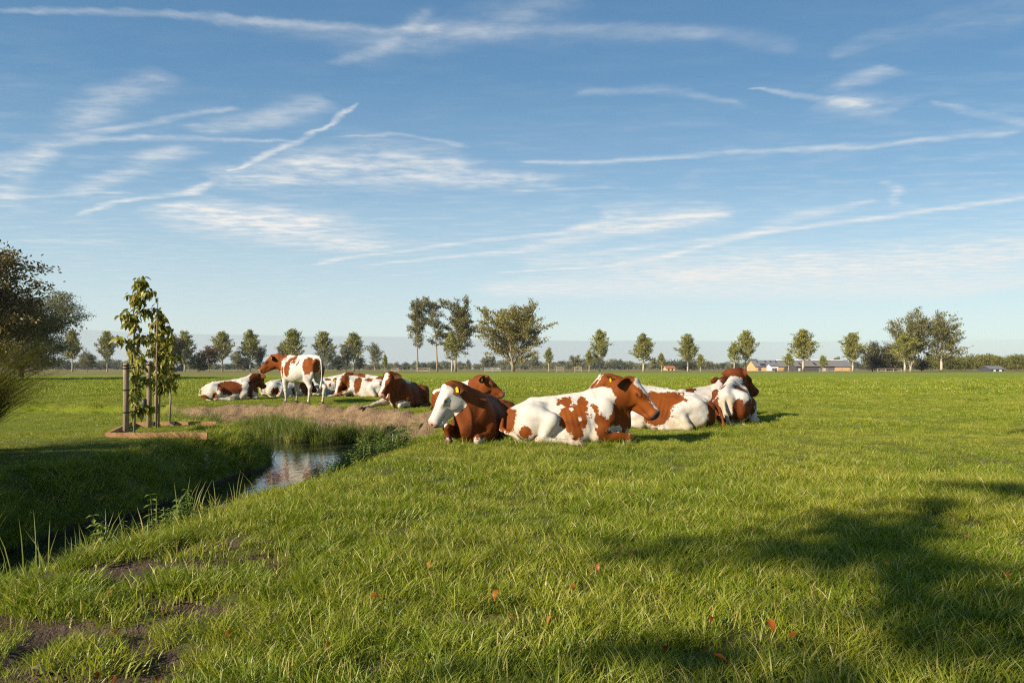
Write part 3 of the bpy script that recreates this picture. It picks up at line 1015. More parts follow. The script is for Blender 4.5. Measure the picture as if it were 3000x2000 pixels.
class Kind:
    """a few grown specimens of a kind of tree; each placed tree shares their meshes"""
    def __init__(self, name, seed, n, lm, bm, H, **kw):
        self.v, self.H, self.W = [], H, kw.get('W')
        self.name = name
        self.i = 0
        for k in range(n):
            rng = np.random.default_rng(seed * 100 + k)
            wood, V, Fq, tone = grow(rng, H, **kw)
            self.v.append((wood.mesh(name + "_trunk", bm), mesh_np(name + "_crown", V, Fq, lm, False, dict(tone=tone))))

    def place(self, label, loc, H, W=None, rz=None, group=None, cat='tree', variant=None):
        k = self.i % len(self.v) if variant is None else variant
        self.i += 1
        tr, cr = self.v[k]
        o = empty(self.name, loc, RNG.uniform(0, 6.28) if rz is None else rz)
        sz = H / self.H
        sx = sz if W is None else W / self.W
        o.scale = (sx, sx, sz)
        tag(o, label, cat, group)
        obj("trunk", tr, o); obj("crown", cr, o)
        return o


def top_z(v, d): return CAM_H + (HV - v) / F * d


POPLAR = Kind("young_poplar", 1, 5, M_POPLAR, M_BARK_PALE, 12.0, trunk_frac=.24, W=6.0, nb=52, el=(30, 46), nleaf=7500, leaf=.36, kind='cone', spread=.15, sub=4, r0=.15, leafstart=.18, curve=.9)
SMALLP = Kind("sapling", 2, 3, M_POPLAR, M_BARK_PALE, 6.0, trunk_frac=.28, W=3.0, nb=30, el=(28, 48), nleaf=2600, leaf=.28, kind='cone', spread=.13, sub=3, r0=.09, curve=.7)
WILLOWS = Kind("grey_willow", 3, 4, M_SILVER, M_BARK, 9.0, trunk_frac=.22, W=6.5, nb=30, el=(30, 62), nleaf=5200, leaf=.40, kind='round', spread=.30, sub=3, forks=2, aspect=.4)
FARTREE = Kind("far_tree", 4, 5, M_FAR, M_BARK, 10.0, trunk_frac=.10, W=9.0, nb=34, el=(15, 60), nleaf=2600, leaf=.85, kind='round', spread=.55, sub=3)
FARDARK = Kind("dark_far_tree", 5, 3, M_FARDARK, M_BARK_DARK, 10.0, trunk_frac=.08, W=10.0, nb=36, el=(10, 60), nleaf=3000, leaf=.85, kind='round', spread=.55, sub=3)
COPPER = Kind("copper_tree", 6, 2, M_REDLEAF, M_BARK, 10.0, trunk_frac=.30, W=7.0, nb=30, el=(20, 60), nleaf=3000, leaf=.52, kind='round', spread=.42, sub=3)
BUSH = Kind("bushy_tree", 8, 3, leaf_mat("bush_leaf", (0.050, 0.058, 0.022), (0.130, 0.120, 0.042), (0.18, 0.12, 0.05)), M_BARK_DARK, 8.0, trunk_frac=.05, W=8.0, nb=44, el=(5, 62), nleaf=5200, leaf=.42, kind='round', spread=.40, sub=4)
SHRUB = Kind("dark_shrub", 7, 2, M_DARKLEAF, M_BARK_DARK, 6.0, trunk_frac=.04, W=7.0, nb=34, el=(5, 65), nleaf=3600, leaf=.50, kind='round', spread=.40, sub=3)


def row_trees():
    D = 240.0
    gr = "young poplars in a row along the far road"
    # (u, top v, width in px, label)
    rows = [
        (212, 966, 44, "young poplar showing beside the big silvery willow"),
        (314, 970, 46, "young poplar half hidden by the leafy staked fruit tree"),
        (541, 970, 50, "young poplar standing against the two copper-coloured trees"),
        (651, 972, 52, "young poplar between the dark leafy shrub and a thin grey willow"),
        (733, 966, 54, "young poplar behind the head of the standing cow"),
        (856, 964, 60, "young poplar rising behind the standing cow's back"),
        (948, 971, 54, "young poplar with a grey willow against its trunk, right of the standing cow"),
        (1036, 975, 54, "young poplar flanked by dark trees and a slim grey willow"),
        (1757, 967, 48, "young poplar with a sapling on its left and a board fence at its foot"),
        (1885, 977, 58, "young poplar spreading wide low down, before the clipped far wood"),
        (2015, 979, 54, "young poplar standing in front of a round dark tree"),
        (2185, 968, 52, "young poplar at the left end of the grey barns with a slimmer one touching it"),
        (2353, 965, 66, "young poplar in front of the middle of the grey barns"),
        (2498, 975, 58, "young poplar at the right end of the grey barns"),
        (2651, 975, 66, "young poplar in front of the pair of big feathery trees"),
    ]
    for i, (u, v, w, lab) in enumerate(rows):
        d = D * (1 + .02 * math.sin(i * 2.1))
        POPLAR.place(lab, (at_d(u, d), d, 0), top_z(v, d), w / F * d * 1.08, group=gr)
    small = [
        (1128, 1037, 15, "tiny sapling between a grey willow and the tall bare-stemmed tree"),
        (1607, 1018, 24, "narrow sapling right of the broad spreading tree"),
        (1726, 1026, 24, "thin sapling just left of a young poplar and above the board fence"),
        (1939, 1034, 26, "stubby sapling with several stems right of the wide low poplar"),
        (2052, 1036, 22, "leaning sapling between the round dark tree and a slender poplar"),
        (2151, 1003, 36, "slender young tree leaning against the taller poplar by the barn gable"),
        (2310, 1033, 30, "sapling in front of the barn's orange timber wall"),
        (2411, 1040, 22, "sapling before the dark end wall of the nearer barn"),
        (1324, 975, 44, "upright young tree in front of the leaning trunk of the tall trio"),
    ]
    for i, (u, v, w, lab) in enumerate(small):
        d = D * .97
        SMALLP.place(lab, (at_d(u, d), d, 0), top_z(v, d), w / F * d * 1.05, group="saplings between the poplars")
    wil = [
        (694, 1028, 42, 260, "thin grey willow right of a poplar, far left of the standing cow"),
        (762, 1010, 40, 250, "grey willow just above the standing cow's head"),
        (828, 1004, 38, 250, "grey willow tucked against a poplar behind the standing cow"),
        (958, 1012, 46, 225, "grey willow in front of the poplar right of the standing cow"),
        (1014, 1005, 40, 230, "grey willow pressed against a poplar by the dark clump"),
        (1098, 1004, 44, 225, "grey willow standing free on the meadow edge"),
        (255, 1030, 56, 210, "round pollard willow between the big willow and the fruit trees"),
    ]
    for (u, v, w, d, lab) in wil:
        WILLOWS.place(lab, (at_d(u, d), d, 0), top_z(v, d), w / F * d * 1.08, group="grey willows along the meadow edge")
    for (u, v, w, d, lab) in [(470, 978, 40, 235, "copper-leaved tree right behind the staked fruit trees"), (507, 982, 42, 232, "thinner copper-leaved tree left of a young poplar")]:
        COPPER.place(lab, (at_d(u, d), d, 0), top_z(v, d), w / F * d * 1.05, group="copper trees by the far road")
    SHRUB.place("dense dark green shrub at the left end of the far road", (at_d(580, 215), 215, 0), top_z(1034, 215), 54 / F * 215 * 1.05, cat='shrub')
    COPPER.place("dark brownish tree leaning over the dense shrub", (at_d(612, 228), 228, 0), top_z(1012, 228), 56 / F * 228 * 1.05)
    dk = [(988, 1042, 40, 300, "low dark tree between two poplars right of the standing cow"), (1052, 1046, 32, 300, "low dark tree behind the slim grey willow"),
          (717, 1046, 40, 320, "low dark tree under the thin grey willow"), (2016, 1057, 48, 330, "round dark tree behind a young poplar")]
    for (u, v, w, d, lab) in dk:
        FARDARK.place(lab, (at_d(u, d), d, 0), top_z(v, d), w / F * d * 1.05, group="dark trees beyond the far road")
    ft = [(1420, 1042, 22, 520, "left one of a pair of pale far trees near the metal gate"), (1440, 1042, 24, 520, "right one of a pair of pale far trees near the metal gate"),
          (1567, 1040, 26, 480, "pale far tree right of the broad spreading tree"), (1684, 1040, 32, 420, "pale far tree above the board fence"),
          (1913, 1047, 24, 400, "pale far tree left of the stubby sapling"), (1372, 1052, 12, 560, "thin pointed far tree right of the tall trio"),
          (2205, 1050, 30, 400, "rounded far tree behind the barn's left gable"), (2455, 1046, 30, 440, "rounded far tree above the barn roof")]
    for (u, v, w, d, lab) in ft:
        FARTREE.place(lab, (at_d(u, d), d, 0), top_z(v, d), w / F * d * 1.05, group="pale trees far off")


row_trees()


def single_tree(name, label, loc, lm, bm, seed, H, rz=0.0, **kw):
    rng = np.random.default_rng(seed)
    wood, V, Fq, tone = grow(rng, H, **kw)
    o = empty(name, loc, rz)
    tag(o, label, 'tree')
    obj("trunk", wood.mesh(name + "_trunk", bm), o)
    obj("crown", mesh_np(name + "_crown", V, Fq, lm, False, dict(tone=tone)), o)
    return o


def big_trees():
    d = 245.0
    pz = lambda v: top_z(v, d)
    single_tree("tall_tree", "tall sparse tree on a bare stem, leftmost of the three high trees", (at_d(1223, d), d, 0), M_OLD, M_BARK, 21, pz(871), trunk_frac=.34, W=7.4, nb=34, el=(15, 60),
                nleaf=7500, leaf=.50, kind='column', spread=.42, sub=3, droop=.15, r0=.34, aspect=.5, leafstart=.1)
    single_tree("tall_tree", "tall ragged tree with drooping sprays, middle of the three high trees", (at_d(1281, d), d, 0), M_OLD, M_BARK, 22, pz(871), trunk_frac=.36, W=8.0, nb=24, el=(5, 50),
                nleaf=5500, leaf=.50, kind='column', spread=.45, sub=3, droop=.5, r0=.32, lean=(-2.6, 0), aspect=.5, gap=.12, leafstart=.25)
    single_tree("tall_tree", "high tree with a slanting trunk, rightmost of the three high trees", (at_d(1334, d), d, 0), M_OLD, M_BARK, 23, pz(873), trunk_frac=.34, W=13.0, nb=34, el=(10, 55),
                nleaf=14000, leaf=.60, kind='open', spread=.55, sub=4, r0=.42, lean=(2.6, 0), aspect=.5, leafstart=.25)
    d = 240.0
    single_tree("spreading_tree", "broad yellow-green tree with a forked trunk standing alone", (at_d(1503, d), d, 0), M_YELLOW, M_BARK, 24, top_z(886, d), trunk_frac=.20, W=22.5, nb=44, el=(18, 55),
                nleaf=21000, leaf=.64, kind='open', spread=.62, sub=5, forks=3, r0=.62, aspect=.5, leafstart=.35, curve=.2)
    d = 250.0
    single_tree("feathery_tree", "big feathery tree behind a young poplar, left of the pair", (at_d(2668, d), d, 0), M_OLD, M_BARK_PALE, 25, top_z(905, d), trunk_frac=.12, W=13.9, nb=44, el=(20, 58),
                nleaf=11000, leaf=.60, kind='column', spread=.60, sub=4, forks=2, r0=.45, aspect=.5, leafstart=.2)
    single_tree("feathery_tree", "big feathery tree on a clear pale stem, right of the pair", (at_d(2758, d), d, 0), M_OLD, M_BARK_PALE, 26, top_z(912, d), trunk_frac=.24, W=14.5, nb=36, el=(12, 55),
                nleaf=9500, leaf=.60, kind='open', spread=.55, sub=4, r0=.40, aspect=.5, leafstart=.25)
    for i, (u, v, w, lab) in enumerate([(2556, 1000, 60, "leafy bushy tree right of the barn-end poplar"), (2600, 1002, 52, "leafy bushy tree beside the feathery pair"), (2575, 1035, 70, "low dark bush at the foot of the bushy trees"), (2625, 1045, 60, "low dark bush under the feathery pair"), (2700, 1050, 46, "low brown bush between the two feathery trees")]):
        BUSH.place(lab, (at_d(u, 258), 258, 0), top_z(v, 258), w / F * 258 * 1.0, group="bushes by the feathery trees")
    # the silvery willow on the lawn's far side
    d = 80.0
    single_tree("silver_willow", "large silvery willow with boughs sweeping down to the lawn", (at_d(62, d), d, 0), M_SILVER, M_BARK_DARK, 31, top_z(850, d), trunk_frac=.07, W=11.5, nb=70, el=(5, 66),
                nleaf=60000, leaf=.30, kind='round', spread=.36, sub=6, forks=3, r0=.24, aspect=.30, leafstart=.25, droop=.25)
    # broadleaf tree cut by the left edge of the view
    d = 60.0
    single_tree("broadleaf_tree", "brown-tinged broadleaf tree standing before the silvery willow", (at_d(-120, d), d, 0), leaf_mat("brown_tinged_leaf", (0.050, 0.050, 0.010), (0.180, 0.125, 0.024), (0.28, 0.16, 0.04)), M_BARK_DARK, 32,
                top_z(705, d), trunk_frac=.16, W=13.2, nb=60, el=(0, 50), nleaf=34000, leaf=.32, kind='round', spread=.42, sub=5, r0=.25, aspect=.5, droop=.2)


big_trees()


def far_woods():
    """the far line of woodland, too far to tell its trees apart"""
    protos = []
    rng = np.random.default_rng(50)
    for k in range(6):
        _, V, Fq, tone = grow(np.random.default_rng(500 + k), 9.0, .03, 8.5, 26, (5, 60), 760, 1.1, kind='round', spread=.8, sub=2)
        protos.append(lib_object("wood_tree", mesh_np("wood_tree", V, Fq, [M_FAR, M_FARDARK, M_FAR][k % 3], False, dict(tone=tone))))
    P, S, Hs = [], [], []
    for row, (d0, d1, n) in enumerate([(560, 640, 330), (700, 820, 330)]):
        for i in range(n):
            u = -500 + 4000 * (i + rng.uniform(-.4, .4)) / n
            d = rng.uniform(d0, d1)
            hv = 1063 - 9 * fbm(np.array([u * .006]), np.array([row * 3.3]), seed=66, octs=3)[0] - 3 * rng.uniform()
            if 1730 < u < 1860 or 100 < u < 260: hv -= 5
            h = max(3.0, top_z(hv, d))
            P.append((at_d(u, d), d, 0)); S.append(h / 9.0 * rng.uniform(.95, 1.25)); Hs.append(rng.uniform(.75, 1.0))
    n = len(P)
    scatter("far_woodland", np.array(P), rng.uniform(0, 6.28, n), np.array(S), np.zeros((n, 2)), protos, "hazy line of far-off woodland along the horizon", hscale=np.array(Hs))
    protos2 = []
    for k in range(4):
        _, V, Fq, tone = grow(np.random.default_rng(600 + k), 9.0, .03, 6.5, 26, (15, 65), 800, .70, kind='round', spread=.50, sub=3)
        protos2.append(lib_object("grove_tree", mesh_np("grove_tree", V, Fq, M_WOOD, False, dict(tone=tone))))
    P, S = [], []
    for i in range(150):
        u = 2725 + 700 * rng.uniform(); d = rng.uniform(300, 360)
        hv = 1034 + 7 * vnoise(np.array([u * .02]), np.array([0.]), seed=8)[0] + 9 * rng.uniform() + 6 * sstep(2850, 2900, u)
        P.append((at_d(u, d), d, 0)); S.append(top_z(hv, d) / 9.0)
    n = len(P)
    scatter("grove", np.array(P), rng.uniform(0, 6.28, n), np.array(S), np.zeros((n, 2)), protos2, "dense green grove closing the meadow on the right")


far_woods()

# ------------------------------------------------------------------ cattle
NSIGN = -1.0


class Field:
    """signed-distance grid; parts are merged with a smooth union and skinned into ONE continuous surface"""
    def __init__(self, lo, hi, h):
        self.h = h
        self.lo = np.asarray(lo, float)
        n = np.ceil((np.asarray(hi, float) - self.lo) / h).astype(int) + 1
        self.ax = [self.lo[i] + h * np.arange(n[i]) for i in range(3)]
        self.f = np.full(n, 1.0, np.float32)

    def _sl(self, lo, hi, m=0.16):
        s, g = [], []
        for i in range(3):
            a = max(0, int((lo[i] - m - self.lo[i]) / self.h)); b = min(len(self.ax[i]), int((hi[i] + m - self.lo[i]) / self.h) + 2)
            if b <= a: return None, None
            s.append(slice(a, b)); g.append(self.ax[i][a:b])
        G = (g[0][:, None, None], g[1][None, :, None], g[2][None, None, :])
        return tuple(s), G

    def merge(self, s, d, k, sub=False):
        f = self.f[s]
        d = d.astype(np.float32)
        if sub:
            d = -d
            h = np.clip(0.5 - 0.5 * (f - d) / k, 0, 1)
            self.f[s] = f * (1 - h) + d * h + k * h * (1 - h)
        else:
            h = np.clip(0.5 + 0.5 * (f - d) / k, 0, 1)
            self.f[s] = f * (1 - h) + d * h - k * h * (1 - h)

    def cone(self, a, b, ra, rb, k=0.04, flat=None, fac=1.0):
        a, b = np.asarray(a, float), np.asarray(b, float)
        r = max(ra, rb)
        s, G = self._sl(np.minimum(a, b) - r, np.maximum(a, b) + r)
        if s is None: return
        ab = b - a; L2 = max(float(ab @ ab), 1e-9)
        p = [G[i] - a[i] for i in range(3)]
        t = np.clip((p[0] * ab[0] + p[1] * ab[1] + p[2] * ab[2]) / L2, 0, 1)
        q = [p[i] - t * ab[i] for i in range(3)]
        if flat is not None:
            n = np.asarray(flat, float); n = n / np.linalg.norm(n)
            qn = q[0] * n[0] + q[1] * n[1] + q[2] * n[2]
            q = [q[i] + n[i] * qn * (1 / fac - 1) for i in range(3)]
        d = np.sqrt(q[0] ** 2 + q[1] ** 2 + q[2] ** 2) - (ra + t * (rb - ra))
        if flat is not None: d = d * (0.5 + 0.5 * fac)
        self.merge(s, d, k)

    def chain(self, pts, rad, k=0.04):
        pts = np.asarray(pts, float); r = max(rad)
        s, G = self._sl(pts.min(0) - r, pts.max(0) + r)
        best = None
        for i in range(len(pts) - 1):
            a, ab = pts[i], pts[i + 1] - pts[i]
            p = [G[j] - a[j] for j in range(3)]
            t = np.clip((p[0] * ab[0] + p[1] * ab[1] + p[2] * ab[2]) / max(float(ab @ ab), 1e-9), 0, 1)
            d = np.sqrt(sum((p[j] - t * ab[j]) ** 2 for j in range(3))) - (rad[i] + t * (rad[i + 1] - rad[i]))
            if best is None: best = d
            else:
                h = np.clip(.5 + .5 * (best - d) / .012, 0, 1)
                best = best * (1 - h) + d * h - .012 * h * (1 - h)
        self.merge(s, best, k)

    def ell(self, c, r, k=0.04, R=None, sub=False):
        c, r = np.asarray(c, float), np.asarray(r, float)
        m = r.max()
        s, G = self._sl(c - m, c + m)
        if s is None: return
        p = [G[i] - c[i] for i in range(3)]
        if R is not None:
            R = np.asarray(R)          # columns = ellipsoid axes
            p = [p[0] * R[0, i] + p[1] * R[1, i] + p[2] * R[2, i] for i in range(3)]
        k0 = np.sqrt((p[0] / r[0]) ** 2 + (p[1] / r[1]) ** 2 + (p[2] / r[2]) ** 2)
        k1 = np.sqrt((p[0] / r[0] ** 2) ** 2 + (p[1] / r[1] ** 2) ** 2 + (p[2] / r[2] ** 2) ** 2)
        d = k0 * (k0 - 1) / np.maximum(k1, 1e-6)
        self.merge(s, d, k, sub)

    def trunk(self, st, k=0.05):
        """barrel of the body along x; rows: x, lateral centre, centre height, half height, half width, top narrowing"""
        st = np.asarray(st, float)
        w = st[:, 4].max() + .1; h = (st[:, 2] + st[:, 3]).max() + .1
        s, G = self._sl((st[0, 0] - .1, -w, -0.1), (st[-1, 0] + .1, w, h))
        x = G[0]
        xs = np.clip(x, st[0, 0], st[-1, 0])
        # smooth interpolation through the stations
        def ip(col):
            xx = np.linspace(st[0, 0], st[-1, 0], 160)
            yy = np.interp(xx, st[:, 0], st[:, col])
            ker = np.hanning(17); ker /= ker.sum()
            yy = np.convolve(np.pad(yy, 8, mode='edge'), ker, 'valid')
            return np.interp(xs, xx, yy)
        cy, cz, hh, ww, tn = ip(1), ip(2), ip(3), ip(4), ip(5)
        dz = (G[2] - cz)
        t = np.clip(dz / hh, -1.3, 1.3)
        wl = ww * (1 - tn * np.clip(t, 0, 1.2) ** 1.6)
        dy = (G[1] - cy)
        e = (np.abs(dy / np.maximum(wl, .02)) ** 2.3 + np.abs(dz / hh) ** 2.3) ** (1 / 2.3)
        d = (e - 1) * np.minimum(wl, hh) * 0.9
        ex = np.abs(x - xs)
        d = np.where(ex > 0, np.sqrt(np.maximum(d, 0) ** 2 + ex ** 2), d)
        self.merge(s, d, k)

    def skin(self):
        f, h = self.f, self.h
        f = np.pad(f, 1, constant_values=1.0)
        neg = f < 0
        n = np.array(f.shape)
        c = n - 1
        cnt = np.zeros(c, np.int8)
        acc = [np.zeros(c, np.float32) for _ in range(3)]
        sl = lambda o, m: slice(o, o + m)
        cell = lambda o: tuple(slice(o[i], o[i] + c[i]) for i in range(3))
        for ax in range(3):
            o1, o2 = [i for i in range(3) if i != ax]
            for a in (0, 1):
                for b in (0, 1):
                    off = [0, 0, 0]; off[o1] = a; off[o2] = b
                    off2 = list(off); off2[ax] = 1
                    f0, f1 = f[cell(off)], f[cell(off2)]
                    cr = (f0 < 0) != (f1 < 0)
                    t = np.where(cr, f0 / np.where(cr, f0 - f1, 1), 0)
                    cnt += cr
                    acc[ax] += np.where(cr, t, 0)
                    acc[o1] += np.where(cr, a, 0)
                    acc[o2] += np.where(cr, b, 0)
        act = cnt > 0
        idx = np.full(c, -1, np.int32)
        ii = np.argwhere(act)
        idx[act] = np.arange(len(ii))
        cn = cnt[act].astype(np.float32)
        V = np.stack([(ii[:, i] + acc[i][act] / cn - 1) * h + self.lo[i] for i in range(3)], 1)
        quads = []
        for ax in range(3):
            o1, o2 = [i for i in range(3) if i != ax]
            A = [slice(1, n[i] - 1) for i in range(3)]; A[ax] = slice(0, n[ax] - 1)
            B = list(A); B[ax] = slice(1, n[ax])
            s0, s1 = neg[tuple(A)], neg[tuple(B)]
            e = np.argwhere(s0 != s1)
            flip = s0[s0 != s1]
            base = e.copy()
            base[:, o1] += 1; base[:, o2] += 1
            def cidx(d1, d2):
                q = base.copy(); q[:, o1] += d1; q[:, o2] += d2
                return idx[q[:, 0], q[:, 1], q[:, 2]]
            q = np.stack([cidx(-1, -1), cidx(0, -1), cidx(0, 0), cidx(-1, 0)], 1)
            fl = flip if ax != 1 else ~flip
            q[~fl] = q[~fl][:, ::-1]
            quads.append(q)
        return V, np.concatenate(quads)


def rot_yaw_pitch(yaw, pitch, roll=0.0):
    """columns: forward, left, up"""
    R = Matrix.Rotation(yaw, 3, 'Z') @ Matrix.Rotation(pitch, 3, 'Y') @ Matrix.Rotation(roll, 3, 'X')
    return np.array(R)


def cow_material():
    n = NT("cow_hide")
    oc = n.objco()
    hair = n.noise(n.mapping(oc, (10, 34, 34)), 1.6, 4, 0.6)
    edge = n.noise(oc, 11.0, 5, 0.65)
    edge2 = n.noise(n.mapping(oc, (16, 60, 44)), 1.0, 3, 0.6)
    f = n.math('ADD', n.attr('patch'), n.math('ADD', n.math('MULTIPLY_ADD', edge, 0.17, -0.085), n.math('MULTIPLY_ADD', edge2, 0.05, -0.025)))
    brown = n.smooth(f, -0.006, 0.006)
    big = n.noise(oc, 3.0, 3, 0.5)
    red = n.attr('tone')                 # 0 = red-brown animal, 1 = dark chestnut animal
    b = n.mix(red, (0.195, 0.049, 0.005), (0.090, 0.021, 0.005))
    b = n.mix(n.smooth(big, 0.35, 0.7), b, n.mix(red, (0.135, 0.032, 0.004), (0.058, 0.013, 0.004)))
    b = n.mix(n.math('MULTIPLY', n.smooth(hair, 0.45, 0.75), 0.35), b, (0.24, 0.068, 0.007))
    w = n.mix(n.smooth(big, 0.3, 0.75), (0.54, 0.50, 0.44), (0.475, 0.43, 0.36))
    # soiled hair towards the belly and the legs
    dirt = n.math('MULTIPLY', n.attr('dirt'), n.smooth(n.noise(oc, 6.0, 5, 0.65), 0.30, 0.62))
    w = n.mix(n.math('MULTIPLY', n.smooth(n.noise(oc, 16.0, 5, 0.7), .46, .72), .28), w, (0.40, 0.32, 0.22))
    w = n.mix(n.math('MULTIPLY', dirt, 0.75), w, (0.36, 0.25, 0.12))
    c = n.mix(brown, w, b)
    c = n.mix(n.attr('pink'), c, n.mix(n.attr('dk'), (0.55, 0.30, 0.22), (0.06, 0.05, 0.05)))
    c = n.mix(n.attr('dark'), c, (0.030, 0.020, 0.014))
    nm = n.bump(n.math('ADD', n.math('MULTIPLY', hair, 1.0), n.math('MULTIPLY', n.noise(n.mapping(oc, (40, 140, 140)), 1.0, 2, 0.6), 0.6)), 0.30, 0.012)
    n.principled(c, 0.70, 0.14, nm)
    return n.m


M_COW = cow_material()
_n = NT("cow_eye"); _n.principled((0.012, 0.008, 0.006), 0.12, 0.6); M_EYE = _n.m
_n = NT("tag_yellow"); _n.principled(_n.mix(_n.noise(_n.objco(), 40, 2), (0.85, 0.52, 0.005), (0.80, 0.46, 0.005)), 0.4, 0.4); M_TAG = _n.m
_n = NT("cow_hoof"); _n.principled(_n.mix(_n.noise(_n.objco(), 18, 3), (0.20, 0.13, 0.08), (0.09, 0.06, 0.04)), 0.55, 0.4); M_HOOF = _n.m

TAG_BM = MB()
# a tag is a little house-shaped plate with a stud
_o = np.array([[-.026, 0], [-.026, -.05], [.026, -.05], [.026, 0], [.012, .022], [-.012, .022]])
_v = np.concatenate([np.c_[np.full(6, -.002), _o], np.c_[np.full(6, .002), _o]])
TAG_BM.add(_v, f4=[[0, 1, 2, 3], [0, 3, 4, 5], [9, 8, 7, 6], [11, 10, 9, 6]] + [[i, (i + 1) % 6 + 0, (i + 1) % 6 + 6, i + 6] for i in range(6)])
TAG_BM.tube([(-.006, 0, .008), (.010, 0, .008)], [.009, .009], 6)
TAG_ME = TAG_BM.mesh("ear_tag", M_TAG, smooth=False)


def ear_mesh(base, out, fwd, L=.20, W=.058):
    """leaf-shaped cupped ear; out = direction it points, fwd = way its hollow faces"""
    out = out / np.linalg.norm(out)
    fwd = fwd - out * (fwd @ out); fwd /= np.linalg.norm(fwd)
    side = np.cross(out, fwd)
    nt, na = 9, 7
    front, back = [], []
    for i in range(nt):
        t = i / (nt - 1)
        w = W * (math.sin(math.pi * (0.16 + 0.84 * t) ** 0.85) ** 0.75 if t < 1 else 0.03)
        w = max(w, 0.006)
        droop = -0.03 * t * t
        for j in range(na):
            a = -1 + 2 * j / (na - 1)
            cup = -0.026 * (1 - a * a) * math.sin(math.pi * min(1, .25 + .75 * t)) + 0.01 * a * a
            p = base + out * (L * t) + side * (w * a) + fwd * cup + np.array([0, 0, droop])
            th = 0.010 * (1 - 0.6 * t) * (1 - a * a) + 0.003
            front.append(p); back.append(p - fwd * th)
    v = np.array(front + back)
    N = nt * na
    f = []
    for i in range(nt - 1):
        for j in range(na - 1):
            q = [i * na + j, i * na + j + 1, (i + 1) * na + j + 1, (i + 1) * na + j]
            f.append(q); f.append([N + x for x in q[::-1]])
    rim = [j for j in range(na)] + [i * na + na - 1 for i in range(1, nt)] + [(nt - 1) * na + j for j in range(na - 2, -1, -1)] + [i * na for i in range(nt - 2, 0, -1)]
    for a, b in zip(rim, rim[1:] + rim[:1]):
        f.append([b, a, N + a, N + b])
    inner = np.r_[np.ones(N), np.zeros(N)]
    mid = base + out * (L * .50) + fwd * -0.004
    return v, np.array(f), inner, mid, out, fwd, side


